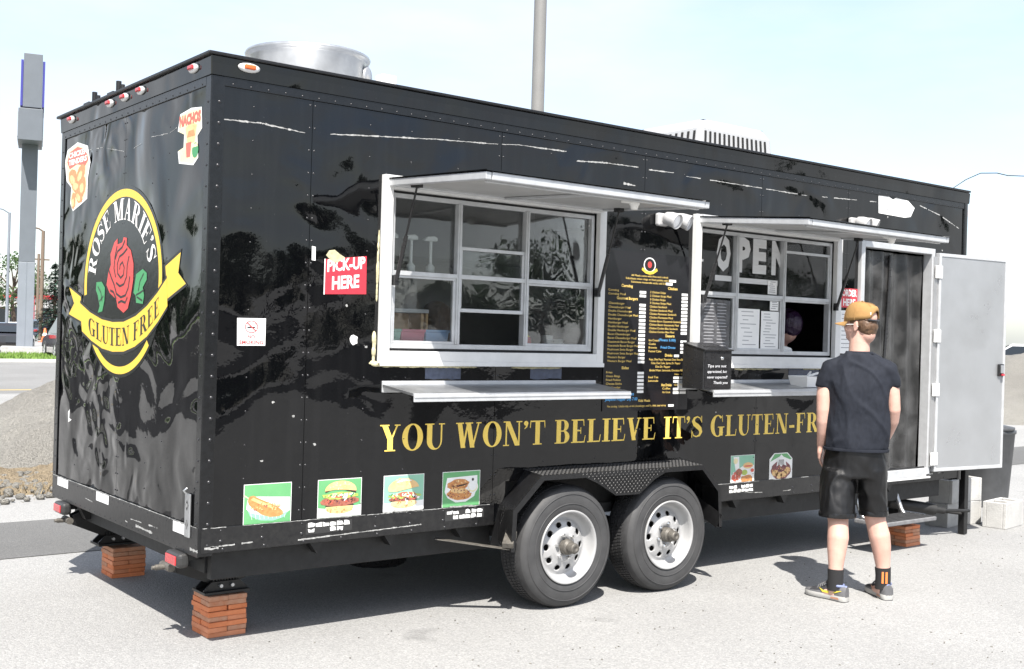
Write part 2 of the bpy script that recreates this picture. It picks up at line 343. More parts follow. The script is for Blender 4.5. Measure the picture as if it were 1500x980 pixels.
def thing(name,label,cat,loc=(0,0,0),group=None):
    o=bpy.data.objects.new(name,None); col.objects.link(o); o.location=loc; o.empty_display_size=.1
    o['label']=label; o['category']=cat
    if group: o['group']=group
    return o
def tag(o,label,cat,group=None):
    o['label']=label; o['category']=cat
    if group: o['group']=group
    return o
def bake(o):
    """apply all modifiers into plain mesh data"""
    extra=[md.object for md in o.modifiers if md.type=='BOOLEAN']
    for q in [o]+extra: TMP.collection.objects.link(q)
    TMP.view_layers[0].update(); dg=TMP.view_layers[0].depsgraph; dg.update()
    me=bpy.data.meshes.new_from_object(o.evaluated_get(dg))
    for q in [o]+extra: TMP.collection.objects.unlink(q)
    o.modifiers.clear(); o.data=me; return o
def organic(mb,name,mat,voxel,smooth=6,parent=None,fold=0.,fscale=9.,fz=1.,zmin=None,label=None):
    o=mb.build(name,mat,None); r=o.modifiers.new('r','REMESH'); r.mode='VOXEL'; r.voxel_size=voxel
    s=o.modifiers.new('s','SMOOTH'); s.iterations=smooth; s.factor=.5
    bake(o); me=o.data; n=len(me.vertices)
    if fold:
        data=[(v.co.copy(),v.normal.copy()) for v in me.vertices]; out=[]
        for p,nr in data:
            d=noise.noise(Vector((p.x*fscale,p.y*fscale,p.z*fscale*fz)))+.5*noise.noise(Vector((p.x*fscale*2.1+5,p.y*fscale*2.1,p.z*fscale*2.1*fz)))
            n2=noise.noise(Vector((p.x*fscale*.9+(p.z*3.0),p.y*fscale*.9,p.z*fscale*.55*fz+9))); d+=max(0,.16-abs(n2))*4.0-.25
            out.extend(p+nr*d*fold)
        me.vertices.foreach_set('co',out)
    me.polygons.foreach_set('use_smooth',[True]*len(me.polygons)); me.update()
    if not me.materials: me.materials.append(M[mat])
    if parent is not None: setp(o,parent)
    if label: o['label']=label
    return o

# flat print: polygons in layers on a plane
SIDE=lambda a,b,h:(a,-h,b)          # street side of the trailer, a=x b=z
REAR=lambda a,b,h:(-h,a,b)          # rear face, a=y b=z (mirrored: left to right is decreasing y)
class Flat:
    def __init__(s,mp,h=.0015,step=.0004): s.mp=mp; s.h=h; s.st=step; s.mb=MB(); s.mats=[]
    def mi(s,m):
        if m not in s.mats: s.mats.append(m)
        return s.mats.index(m)
    def poly(s,pts,m,layer=0): s.mb.add([s.mp(a,b,s.h+s.st*layer) for a,b in pts],[tuple(range(len(pts)))],s.mi(m))
    def strip(s,left,right,m,layer=0):
        n=len(left); h=s.h+s.st*layer
        s.mb.add([s.mp(*p,h) for p in left]+[s.mp(*p,h) for p in right],[(i,i+1,n+i+1,n+i) for i in range(n-1)],s.mi(m))
    def line(s,pts,wd,m,layer=0,jit=0.):
        l=[];r=[]
        for i,p in enumerate(pts):
            a=pts[max(i-1,0)];b=pts[min(i+1,len(pts)-1)];dx,dy=b[0]-a[0],b[1]-a[1];q=math.hypot(dx,dy) or 1
            w_=wd/2*(1+random.uniform(-jit,jit)); l.append((p[0]-dy/q*w_,p[1]+dx/q*w_)); r.append((p[0]+dy/q*w_,p[1]-dx/q*w_))
        s.strip(l,r,m,layer)
    def ell(s,cx,cy,rx,ry,m,layer=0,n=24,rot=0.,a0=0,a1=360,jit=0.):
        P=[]
        for k in range(n if a1-a0>=360 else n+1):
            t=rad(a0+(a1-a0)*k/n); q=1+random.uniform(-jit,jit); x,y=rx*q*math.cos(t),ry*q*math.sin(t)
            P.append((cx+x*math.cos(rot)-y*math.sin(rot),cy+x*math.sin(rot)+y*math.cos(rot)))
        s.poly(P,m,layer)
    def tris(s,vs,fs,m,layer=0):
        h=s.h+s.st*layer; s.mb.add([s.mp(a,b,h) for a,b in vs],fs,s.mi(m))
    def build(s,name,parent,label=None): return s.mb.build(name,s.mats,parent,label=label)
_tc={}
def text2d(body,bold=0.):
    k=(body,bold)
    if k in _tc: return _tc[k]
    c=bpy.data.curves.new('t','FONT'); c.body=body; c.resolution_u=2; c.offset=bold; c.fill_mode='FRONT'
    o=bpy.data.objects.new('t',c); TMP.collection.objects.link(o); TMP.view_layers[0].update(); dg=TMP.view_layers[0].depsgraph; dg.update()
    me=bpy.data.meshes.new_from_object(o.evaluated_get(dg))
    vs=[(v.co.x,v.co.y) for v in me.vertices]; fs=[tuple(p.vertices) for p in me.polygons]
    bpy.data.objects.remove(o); bpy.data.curves.remove(c); bpy.data.meshes.remove(me)
    _tc[k]=(vs,fs); return _tc[k]
def put_text(F,body,x0,x1,z0,z1,m,layer=1,bold=0.,skew=0.,fit=True,rise=0.):
    """fit text into rectangle x0..x1 (x0>x1 mirrors for the rear face), baseline z0, cap height z1"""
    vs,fs=text2d(body,bold)
    if not vs: return
    xs=[v[0] for v in vs]; a,b=min(xs),max(xs); ch=.70+2*bold; s=(z1-z0)/ch
    k=(x1-x0)/(b-a) if fit else (s if x1>x0 else -s)
    F.tris([(x0+(x-a)*k+skew*(y+bold)*s,z0+(y+bold)*s+rise*(x-a)) for x,y in vs],fs,m,layer)

# serif capitals built from stems, hairlines, serifs and bowls: polygons in a unit cap-height box
def glyph(ch):
    P=[]; T=.205; t=.055; S=.045
    rect=lambda x0,y0,x1,y1:P.append([(x0,y0),(x1,y0),(x1,y1),(x0,y1)])
    def arc(cx,cy,rx,ry,ix,iy,a0,a1,n=18,dx=0):
        for k in range(n):
            A,B=rad(a0+(a1-a0)*k/n),rad(a0+(a1-a0)*(k+1)/n)
            P.append([(cx+rx*math.cos(A),cy+ry*math.sin(A)),(cx+rx*math.cos(B),cy+ry*math.sin(B)),(cx+dx+ix*math.cos(B),cy+iy*math.sin(B)),(cx+dx+ix*math.cos(A),cy+iy*math.sin(A))])
    def dia(x0,x1,wd,y0=0,y1=1): P.append([(x0,y0),(x0+wd,y0),(x1+wd,y1),(x1,y1)])
    def ser(x0,x1,top): rect(x0,1-S,x1,1) if top else rect(x0,0,x1,S)
    if ch=='I': rect(.1,0,.1+T,1); ser(0,.2+T,0); ser(0,.2+T,1); w=.2+T
    elif ch in 'EF':
        rect(.08,0,.08+T,1); ser(0,.36,0); ser(0,.36,1); rect(.28,1-t,.60,1); P.append([(.56,1),(.60,1),(.62,.72),(.59,.72)])
        rect(.28,.49,.44,.49+t); P.append([(.44,.38),(.47,.38),(.47,.66),(.44,.66)]); w=.66
        if ch=='E': rect(.28,0,.64,t); P.append([(.60,0),(.64,0),(.69,.30),(.66,.30)]); w=.70
    elif ch=='L': rect(.08,0,.08+T,1); ser(0,.38,1); ser(0,.3,0); rect(.2,0,.62,t); P.append([(.57,0),(.62,0),(.66,.32),(.63,.32)]); w=.66
    elif ch=='T': rect(.25,0,.25+T,1); ser(.15,.55,0); rect(0.02,1-t,.68,1); P.append([(.02,1),(.06,1),(.03,.70),(0,.70)]); P.append([(.64,1),(.68,1),(.70,.70),(.67,.70)]); w=.70
    elif ch=='Y': rect(.28,0,.28+T,.48); ser(.18,.58,0); dia(.28,.06,T,.44,1); P.append([(.40,.44),(.46,.44),(.68,1),(.62,1)]); ser(0,.34,1); ser(.54,.76,1); w=.76
    elif ch=='V': dia(.27,.06,T,.0,1); P.append([(.30,0),(.40,0),(.66,1),(.60,1)]); ser(0,.34,1); ser(.52,.74,1); w=.74
    elif ch=='W':
        dia(.22,.06,T-.02); P.append([(.27,0),(.36,0),(.52,1),(.46,1)]); dia(.60,.42,T-.02); P.append([(.66,0),(.74,0),(.98,1),(.92,1)]); ser(0,.32,1); ser(.38,.70,1); ser(.84,1.05,1); w=1.05
    elif ch=='A': P.append([(.06,0),(.12,0),(.38,1),(.32,1)]); P.append([(.50,0),(.50+T,0),(.42,1),(.30,1)]); rect(.18,.30,.56,.30+t); ser(0,.22,0); ser(.42,.78,0); w=.78
    elif ch=='N': rect(.10,0,.16,1); rect(.66,0,.72,1); dia(.52,.08,T,0,1); ser(0,.26,0); ser(.56,.82,1); ser(0,.22,1); w=.82
    elif ch=='M': rect(.10,0,.16,1); rect(.74,0,.74+T,1); dia(.40,.10,T,0,1); P.append([(.42,0),(.52,0),(.80,1),(.74,1)]); ser(0,.26,0); ser(.64,1.05,0); ser(0,.2,1); ser(.84,1.05,1); w=1.05
    elif ch=='O': arc(.40,.5,.40,.52,.19,.47,0,360,40); w=.80
    elif ch=='U': rect(.08,.33,.08+T,1); rect(.62,.33,.68,1); arc(.38,.34,.30,.36,.1675,.30,180,360,20,dx=.0725); ser(0,.36,1); ser(.54,.78,1); P.append([(.475,.34),(.62,.34),(.62,.42),(.475,.42)][:0] or [(.62,.33),(.68,.33),(.68,.36),(.62,.36)]); w=.78
    elif ch=='B':
        rect(.08,0,.08+T,1); ser(0,.3,0); ser(0,.3,1); rect(.25,.955,.40,1); rect(.25,.5,.42,.545); rect(.25,0,.42,.045)
        arc(.38,.75,.26,.25,.07,.205,-90,90); arc(.40,.272,.29,.272,.08,.227,-90,90); w=.70
    elif ch=='R':
        rect(.08,0,.08+T,1); ser(0,.38,0); ser(0,.3,1); rect(.25,.955,.40,1); rect(.25,.46,.42,.505); arc(.38,.73,.28,.27,.08,.225,-90,90)
        P.append([(.34,.48),(.52,.48),(.80,0),(.58,0)]); ser(.58,.84,0); w=.82
    elif ch=='G':
        arc(.42,.5,.42,.52,.20,.47,48,322,34); rect(.52,.03,.52+T,.44); ser(.42,.82,0) if 0 else rect(.42,.42,.82,.46); P.append([(.66,1),(.70,1),(.72,.68),(.69,.68)]); w=.82
    elif ch=='S':
        c=[(.58,.74),(.50,.90),(.34,.965),(.18,.90),(.12,.76),(.20,.62),(.36,.52),(.50,.40),(.56,.25),(.48,.09),(.30,.033),(.14,.09),(.06,.28)]
        wd=[.03,.05,.06,.11,.17,.21,.23,.21,.17,.11,.06,.05,.03]
        lft=[];rgt=[]
        for i,(x,y) in enumerate(c):
            a=c[max(i-1,0)];b=c[min(i+1,len(c)-1)];dx,dy=b[0]-a[0],b[1]-a[1];q=math.hypot(dx,dy);lft.append((x-dy/q*wd[i]/2,y+dx/q*wd[i]/2));rgt.append((x+dy/q*wd[i]/2,y-dx/q*wd[i]/2))
        for i in range(len(c)-1): P.append([lft[i],lft[i+1],rgt[i+1],rgt[i]])
        P.append([(.57,1),(.61,1),(.62,.68),(.59,.68)]); P.append([(.03,0),(.07,0),(.05,.34),(.02,.34)]); w=.68
    elif ch=="'": 
        arc(.10,.90,.10,.10,.001,.001,0,360,12); P.append([(.12,.93),(.20,.90),(.15,.74),(.04,.66),(.03,.68),(.10,.78)]); w=.20
    elif ch=='-': rect(.02,.27,.36,.40); w=.38
    else: w=.30
    return P,w
def serif_width(s,gap=.075): return sum(glyph(c)[1]+gap for c in s)-gap
def serif_on(F,s,place,m,layer=0,gap=.075):
    """place(u,v)-> plane coords; u runs along the line in cap-heights"""
    u=0
    for c in s:
        P,w_=glyph(c)
        for i,q in enumerate(P): F.poly([place(u+x,y) for x,y in q],m,layer+(i%9)*.35)
        u+=w_+gap
# ================================================================ SETTING
def sheet(name,mat,x0,x1,y0,y1,z,nx=1,ny=1):
    m=MB(); m.add([(x0,y0,z),(x1,y0,z),(x1,y1,z),(x0,y1,z)],[(0,1,2,3)]); o=m.build(name,mat); o['kind']='structure'; return o
sheet('ground','lot_asphalt',-1500,1500,-1500,1500,0)
sheet('road','road_asphalt',-400,400,20.5,38.5,.004)
sheet('dark_strip','strip_grey',-60,60,2.75,4.15,.004)  # darker grey strip laid across the lot behind the trailer
sheet('street','mirrored_dark_asphalt',-300,300,-62,-17,.004)  # unseen dark ground added behind the camera to darken the side panels' reflections
sheet('unseen_dark_ground','mirrored_dark_asphalt',-70,-5,13,80,.010)  # added out of view at left so the rear panels mirror a dark band
sheet('far_lot','lot_asphalt',-400,400,47,110,.008)
mk=MB()
for x in range(-380,380,1): pass
mk.add([(-400,21.6,.008),(400,21.6,.008),(400,21.75,.008),(-400,21.75,.008)],[(0,1,2,3)])
pm('paint_yellow',(.62,.44,.10),.8,var=.15,vs=3); pm('paint_white',(.7,.7,.68),.8,var=.15,vs=3)
mk.build('yellow_road_line','paint_yellow',kind='structure')
k=MB(); k.box(-400,400,39.0,39.3,0,.14); k.build('kerb','kerb',bevel=.02,kind='structure')
k=MB(); k.box(-400,400,39.31,46.6,0,.12); k.build('verge','grass',kind='structure')
# grass blades on the verge (only the strip that can be seen)
g=MB(); R0=random.Random(3)
for i in range(9000):
    x=R0.uniform(6,22); y=R0.uniform(39.4,46.4); h=R0.uniform(.05,.16); a=R0.uniform(0,3.14); dx,dy=math.cos(a)*.03,math.sin(a)*.03
    g.add([(x-dx,y-dy,.12),(x+dx,y+dy,.12),(x+R0.uniform(-.05,.05),y+R0.uniform(-.05,.05),.12+h)],[(0,1,2)])
o=g.build('verge_grass','grass',kind='stuff'); tag(o,'strip of short bright grass beyond the road under the pylon sign','grass')
# dirt edge with gravel mound behind the trailer
def mound(name,label,cx,cy,rx,ry,h,mat,seed,cat='gravel pile'):
    n=56; m=MB(); vs=[]; fs=[]
    for j in range(n+1):
        for i in range(n+1):
            u,v=-1+2*i/n,-1+2*j/n; r=math.hypot(u,v); ang=math.atan2(v,u)
            k=max(0,1-r/(1+.18*noise.noise(Vector((math.cos(ang)*1.5+seed,math.sin(ang)*1.5,0)))))
            z=h*(k**.8 if k>0 else 0)*(1+.18*noise.noise(Vector((u*3+seed,v*3,1))))+(.05*noise.noise(Vector((u*14,v*14,seed)))+.025*noise.noise(Vector((u*40,v*40,seed))))*min(1,k*4)-.02*(k<=0)
            vs.append((cx+u*rx,cy+v*ry,z))
    for j in range(n):
        for i in range(n): a=j*(n+1)+i; fs.append((a,a+1,a+n+2,a+n+1))
    m.add(vs,fs,0,True); o=m.build(name,mat); tag(o,label,cat); return o
mound('gravel_pile','grey gravel pile behind the left end of the black trailer',2.75,8.2,2.5,2.2,1.35,'gravel',3)
mound('gravel_pile','pale gravel mound beyond the open trailer door at the right edge',24.5,8.6,5.5,3.5,1.5,'gravel',9)
mound('dirt_bank','low tan dirt bank in front of the grey gravel pile',1.9,6.15,2.2,.75,.22,'dirt',5,'dirt')
s=MB(); R1=random.Random(11)
for i in range(900):
    x=R1.uniform(.0,3.2); y=R1.gauss(5.9,.35); r=R1.uniform(.012,.05); z=.02+.1*max(0,1-abs(y-6.1)/.6)
    s.ball((x,y,z),r,r*R1.uniform(.7,1.2),r*.7,5,4)
o=s.build('loose_stones','gravel',kind='stuff'); tag(o,'loose stones scattered along the dirt bank behind the trailer','stones')
s=MB()
for i in range(700):
    x=R1.uniform(.0,3.2); y=R1.gauss(5.8,.25); h=R1.uniform(.03,.11); a=R1.uniform(0,6.28); q=.006
    z=.02; s.add([(x-q*math.cos(a),y-q*math.sin(a),z),(x+q*math.cos(a),y+q*math.sin(a),z),(x+R1.uniform(-.08,.08),y+R1.uniform(-.08,.08),z+h)],[(0,1,2)])
o=s.build('dry_weeds','dry_weed',kind='stuff'); tag(o,'dry tan weeds growing along the dirt bank','weeds')
# scattered grit on the asphalt near the camera
s=MB()
for i in range(900):
    x=R1.uniform(-2,7); y=R1.uniform(-3.8,.1); r=R1.uniform(.002,.006)
    s.ball((x,y,r*.4),r,r*R1.uniform(.6,1.3),r*.7,5,4)
o=s.build('grit','gravel',kind='stuff'); tag(o,'loose grit scattered over the asphalt in front of the trailer','grit')

# pylon sign
def at(px_dir,d): return (-2.138+px_dir[0]*d,-5.018+px_dir[1]*d)
sx,sy=12.95,51.3
t=thing('pylon_sign','tall grey pylon sign with wide boxed head at the left edge','sign',(sx,sy,0))
ang=-.27; U=Vector((math.cos(ang),math.sin(ang),0)); V=Vector((-math.sin(ang),math.cos(ang),0))
def sb(name,mat,c,hx,hy,z0,z1,par,bev=.02,off=(0,0)):
    m=MB(); c0=Vector((sx,sy,0))+U*off[0]+V*off[1]; m.obox(c0+Vector((0,0,(z0+z1)/2)),U*hx,V*hy,Vector((0,0,(z1-z0)/2))); return m.build(name,mat,par,bevel=bev)
sb('footing','concrete',0,1.0,.8,0,.35,t); post=sb('post','pole_pale',0,.36,.36,.3,4.3,t); sb('post','pole_grey',0,.35,.35,4.3,9.9,t)
sb('post_cover','pole_pale',0,.02,.38,.3,4.3,post)
hd=sb('sign_head','pole_grey',0,.52,1.5,9.8,11.25,t,off=(0,-.2)); sb('sign_head','pole_grey',0,.40,1.6,11.33,13.8,t,off=(.05,.1))
for s_ in (-1,1):
    sb('sign_face','sign_face',0,.012,1.4,9.95,11.1,hd,.0,off=(s_*.535,-.2))
    sb('sign_face','sign_blue',0,.05,1.5,11.4,13.5,hd,.0,off=(.05+s_*.46,.1))
# light poles and telegraph poles
def lamp_post(label,x,y,h,r,mat,head,name='street_lamp',cat='lamp post'):
    t=thing(name,label,cat,(x,y,0)); m=MB(); m.tube([(x,y,0),(x,y,h*.5),(x,y,h)],[r*1.25,r*1.1,r],14); m.build('pole',mat,t)
    m=MB(); m.lathe([(0,.0),(r*2.3,.0),(r*2.3,.06),(r*1.4,.08)],(x,y,0),'z',14); m.build('base_plate','concrete',t)
    if head=='arm':
        m=MB(); m.tube([(x,y,h-.05),(x-.35,y,h+.15),(x-.9,y,h+.22)],r*.5,8); m.build('arm',mat,t)
        m=MB(); m.box(x-1.35,x-.8,y-.14,y+.14,h+.14,h+.25); m.build('lamp_head','pole_grey',t,bevel=.03)
    elif head=='cross':
        m=MB(); m.box(x-1.0,x+1.0,y-.06,y+.06,h-.6,h-.46); m.build('crossarm',mat,t)
    else:
        m=MB(); m.box(x-.7,x+.7,y-.2,y+.2,h,h+.16); m.build('lamp_head','pole_grey',t,bevel=.03)
    return t
lamp_post('thick grey lamp post rising behind the trailer roof',16.55,18.0,13.5,.155,'lamp_pole','flat')
p_=at((.2700,.9628),96); lamp_post('dark wooden pole with short lamp arm beside the spruce',p_[0],p_[1],8.6,.13,'wood_pole','arm','wooden_pole','pole')
p_=at((.2672,.9636),118); lamp_post('thin wooden pole with crossarm behind the pylon sign post',p_[0],p_[1],8.0,.12,'wood_pole','cross','wooden_pole','pole')
p_=at((.2455,.9694),70); lamp_post('slender pale street lamp left of the pylon sign',p_[0],p_[1],7.6,.07,'pole_pale','arm')
# white building with red band
bx,by=at((.262,.965),150)
t=thing('shop_building','long white building with red roof band beyond the road','building',(bx,by,0))
m=MB(); m.box(bx-22,bx+26,by,by+16,0,4.3); m.build('wall','wall_white',t)
m=MB(); m.box(bx-22.2,bx+26.2,by-.25,by+16.2,4.3,4.75); m.build('roof_band','red_band',t)
for i in range(9):
    x=bx-20+i*5
    m=MB(); m.box(x,x+.45,by-.2,by-.01,0,4.29); m.build('pilaster','red_band',t)
    m=MB(); m.box(x+1.2,x+4,by-.05,by-.01,.9,3.2); wn=m.build('window','glass_dark',t); m=MB()
    m.box(x+1.1,x+4.1,by-.12,by-.06,3.2,3.32); m.box(x+1.1,x+4.1,by-.12,by-.06,.78,.9); m.box(x+2.56,x+2.64,by-.1,by-.06,.9,3.2); m.build('frame','wall_white',wn)

# ---------------------------------------------------------------- trees
def leaf_cloud(mb,pts,size,rng,n_each,spread):
    for (c,r) in pts:
        for i in range(n_each):
            while True:
                d=Vector((rng.uniform(-1,1),rng.uniform(-1,1),rng.uniform(-1,1)))
                if .25<d.length<1: break
            p=c+d*r*spread; a=Vector((rng.gauss(0,1),rng.gauss(0,1),rng.gauss(0,1))).normalized(); b=a.cross(Vector((rng.gauss(0,1),rng.gauss(0,1),rng.gauss(0,1)))).normalized(); s=size*rng.uniform(.6,1.3)
            mb.add([p-a*s,p+b*s*.55,p+a*s,p-b*s*.55],[(0,1,2,3)])
def broadleaf(label,x,y,h,rw,seed,mat='leaf_a',n=26,each=120,leaf=.16,name='broadleaf_tree',group=None):
    rng=random.Random(seed); t=thing(name,label,'tree',(x,y,0),group); m=MB(); th=h*.42
    m.tube([(x,y,0),(x+rng.uniform(-.1,.1),y,th*.5),(x+rng.uniform(-.2,.2),y,th),(x,y,h*.75)],[h*.035,h*.028,h*.02,h*.006],10); cl=[]
    for i in range(n):
        a=rng.uniform(0,6.28); u=rng.uniform(0,1); zz=h*(.30+.66*u); rr=rw*math.sqrt(max(.05,1-((u-.4)/.65)**2))*rng.uniform(.35,1)
        c=Vector((x+rr*math.cos(a),y+rr*math.sin(a),zz)); cl.append((c,rng.uniform(.16,.30)*rw*1.3))
        if i%2==0: m.tube([(x,y,h*(.28+.35*u)),(x+.5*(c.x-x),y+.5*(c.y-y),h*(.3+.5*u)),c],[h*.012,h*.008,h*.003],6)
    m.build('trunk','bark',t); m=MB(); leaf_cloud(m,cl,leaf,rng,each,1.0); m.build('crown',mat,t); return t
def spruce(label,x,y,h,rw,seed,group=None):
    rng=random.Random(seed); t=thing('spruce_tree',label,'tree',(x,y,0),group); m=MB(); m.tube([(x,y,0),(x,y,h*.98)],[h*.03,.02],8); c=MB(); br=MB()
    nl=24
    for j in range(nl):
        z=h*(.06+.92*j/nl); r=rw*(1-j/nl)**.85*rng.uniform(.85,1.1)+.08; nb=max(5,int(11*(1-j/nl)+5))
        for k in range(nb):
            a=rng.uniform(0,6.28); e=Vector((x+r*math.cos(a),y+r*math.sin(a),z-r*.28+rng.uniform(-.1,.15))); b=Vector((x,y,z)); m.tube([b,e],[.02,.006],4,cap=False)
            for q in range(16):
                f=rng.uniform(.15,1.03); p=b.lerp(e,f)+Vector((rng.uniform(-.14,.14),rng.uniform(-.14,.14),rng.uniform(-.12,.06)))*(h/6)
                d=Vector((math.cos(a)+rng.uniform(-.8,.8),math.sin(a)+rng.uniform(-.8,.8),rng.uniform(-.5,.3))).normalized()*.17*(h/6); s_=d.cross(Vector((0,0,1))).normalized()*.06*(h/6)
                c.add([p-d,p+s_,p+d,p-s_],[(0,1,2,3)])
    m.build('trunk','bark',t); c.build('crown','needle',t); return t
p_=at((.2795,.960),96); spruce('blue green spruce behind the parked black car',p_[0],p_[1],6.4,1.9,21)
p_=at((.250,.968),128); broadleaf('round leafy tree at the left edge behind the white building',p_[0],p_[1],8.2,3.2,22,each=70)
p_=at((.2655,.9641),175); broadleaf('small dark tree showing between the poles above the red roof band',p_[0],p_[1],9.0,2.6,23,each=60,mat='leaf_dark')
# trees across the lot, behind the camera: seen as reflections in the gloss panels and panes
RT=random.Random(5)
for i,(x,y,h,rw) in enumerate([(18,-52,5.0,3.2),(27,-55,6.2,3.6),(38,-52,4.6,3.0),(48,-56,7.5,4.2),(62,-55,5.5,3.6),(78,-60,8,5),(8,-54,4.4,3),(98,-64,8,5.5),(22,-58,5.6,3.4),(33,-57,6.6,3.6),(55,-53,6.0,3.6),(70,-57,7.0,4.2),(13,-56,5.4,3.2),(88,-60,7,4.6)]):
    broadleaf('broad leafy tree in the row mirrored in the trailer side panels',x,y,h,rw,100+i,each=190,leaf=.17,mat='leaf_dark',n=24,group='trees mirrored in the trailer side')
for i,(x,y,h,rw) in enumerate([(-14,40,3.4,2.2),(-19,44,4.6,2.6),(-24,50,3.6,2.4),(-17,55,5.2,2.8),(-29,58,4.6,3),(-35,62,5.5,3),(-22,66,4.4,3)]):
    broadleaf('small leafy tree in the row mirrored in the trailer rear panels',x,y,h,rw,130+i,each=150,leaf=.15,mat='leaf_dark',n=20,group='trees mirrored in the trailer rear')
# ---------------------------------------------------------------- vehicles
def car(label,x,y,rot,paintm,kind='suv',scale=1.,name='parked_car',cat='car'):
    t=thing(name,label,cat,(x,y,0)); c,s_=math.cos(rot),math.sin(rot)
    def W(p): px,py,pz=[q*scale for q in p]; return (x+px*c-py*s_,y+px*s_+py*c,pz)
    hw=.92; top=1.72 if kind=='suv' else 1.45; sh=1.02 if kind=='suv' else .92
    low=[(-2.35,.45),(-2.32,.85),(-2.2,sh),(-1.0,sh+.02),(1.0,sh),(1.9,sh-.10),(2.3,sh-.25),(2.36,.5),(2.2,.26),(-2.2,.28)]
    m=MB()
    def sec(k,yy): return [W((px*(1-.03*abs(k)),yy,pz if abs(k)<1 else .26+(pz-.26)*.96)) for px,pz in low]
    m.loft([sec(-1,-hw),sec(-.7,-hw*.97)] [:1]+[sec(-.6,-hw*.9),sec(0,0),sec(.6,hw*.9),sec(1,hw)],smooth=False); m.build('body',paintm,t,bevel=.05*scale)
    g=[(-2.15,sh-.02),(-1.95,top-.12),(-1.5,top),(.1,top),(1.1,sh-.02)] if kind=='suv' else [(-1.9,sh-.02),(-1.2,top-.03),(-.9,top),(.0,top),(1.1,sh-.02)]
    m=MB(); n=len(g); cc=.72
    A=[W((a,-hw*.93 if b<sh+.1 else -hw*cc,b)) for a,b in g]; B=[W((a,hw*.93 if b<sh+.1 else hw*cc,b)) for a,b in g]
    m.loft([A,B],smooth=False); cab=m.build('roof',paintm,t,bevel=.04*scale)
    m=MB(); zc=sh+.02
    for sd_ in (-1,1):
        q=[(a*.93-.02,b) for a,b in g]; P=[]
        for a,b in q:
            f=(b-sh)/(top-sh); b2=sh+.05+max(0,f)*(top-sh-.13); yy=sd_*(hw*.93+(hw*cc-hw*.93)*max(0,f)*.86+.012); P.append(W((a,yy,b2)))
        m.add(P,[tuple(range(n))])
    m.build('window','glass_dark',cab)
    a,b=g[-1],g[-2]; m=MB(); m.add([W((a[0]-.05,-hw*.8,a[1]+.08)),W((a[0]-.05,hw*.8,a[1]+.08)),W((b[0]+.14,hw*.66,b[1]-.07)),W((b[0]+.14,-hw*.66,b[1]-.07))],[(0,1,2,3)])
    for v in range(len(m.v)): p=m.v[v]; m.v[v]=(p[0]+.02*c,p[1]+.02*s_,p[2]+.02)
    m.build('windscreen','glass_dark',cab)
    a,b=g[0],g[1]; m=MB(); m.add([W((a[0]-.015,-hw*.8,a[1]+.1)),W((a[0]-.015,hw*.8,a[1]+.1)),W((b[0]-.03,hw*.66,b[1]-.05)),W((b[0]-.03,-hw*.66,b[1]-.05))],[(0,1,2,3)]); m.build('rear_window','glass_dark',cab)
    for wx in (-1.4,1.42):
        for sd_ in (-1,1):
            r=.37 if kind=='suv' else .33; m=MB(); yy=sd_*(hw-.08)
            prof=[(r*.62,-.1),(r*.95,-.11),(r,-.07),(r,.07),(r*.95,.11),(r*.62,.1)]
            vs=[]
            nn=24
            m.lathe(prof,(0,0,0),'y',nn); m.v=[W((p[0]+wx,p[1]+yy,p[2]+r)) for p in m.v]; wo=m.build('wheel','rubber',t)
            m=MB(); m.lathe([(.001,.08*sd_),(r*.18,.085*sd_),(r*.2,.06*sd_),(r*.6,.05*sd_),(r*.64,.1*sd_)],(0,0,0),'y',nn)
            for kk in range(5):
                a_=kk*2*math.pi/5; m.bar((r*.15*math.cos(a_),.09*sd_,r*.15*math.sin(a_)),(r*.62*math.cos(a_),.09*sd_,r*.62*math.sin(a_)),.07,.03,up=(0,1,0))
            m.v=[W((p[0]+wx,p[1]+yy,p[2]+r)) for p in m.v]; m.build('rim','car_silver',wo)
    for sd_ in (-1,1):
        m=MB(); m.box(2.2,2.37,sd_*.55-.2,sd_*.55+.2,.68,.80); m.v=[W(p) for p in m.v]; m.build('headlight','sign_face',t,bevel=.02)
        m=MB(); m.box(-2.37,-2.25,sd_*.7-.16,sd_*.7+.16,.72,.90); m.v=[W(p) for p in m.v]; m.build('tail_light','red_lens',t,bevel=.02)
    return t
p_=at((.2905,.9569),51); car('black SUV half hidden behind the left edge of the trailer',p_[0]+.2,p_[1],rad(82),'car_black','suv')
p_=at((.2790,.9603),100); car('dark blue car parked by the orange cone',p_[0],p_[1],rad(25),'car_blue','suv')
p_=at((.2745,.9616),120); car('silver car roof showing behind the dark blue car',p_[0],p_[1],rad(15),'car_silver','sedan')
p_=at((.2490,.9685),62); car('dark car parked left of the pylon sign base',p_[0],p_[1],rad(70),'car_black','sedan')
p_=at((.2570,.9664),112); car('pale car parked behind the pylon sign post',p_[0],p_[1],rad(15),'car_white','sedan')
p_=at((.884,.467),46); car('white SUV parked far beyond the open trailer door',p_[0],p_[1],rad(100),'car_white','suv')
p_=at((.8885,.459),58); car('silver car parked farthest right beyond the white SUV',p_[0],p_[1],rad(20),'car_silver','sedan')
cx,cy=at((.2732,.962),92)
t=thing('traffic_cone','orange traffic cone beside the dark blue car','cone',(cx,cy,0)); m=MB(); m.lathe([(.30,.03),(.17,.5),(.13,.7),(.06,1.05),(.0,1.06)],(cx,cy,0),'z',14,mats=[0,1,0,0]); m.build('cone',['cone_orange','plastic_white'],t); m=MB(); m.box(cx-.36,cx+.36,cy-.36,cy+.36,0,.05); m.build('base','cone_orange',t)
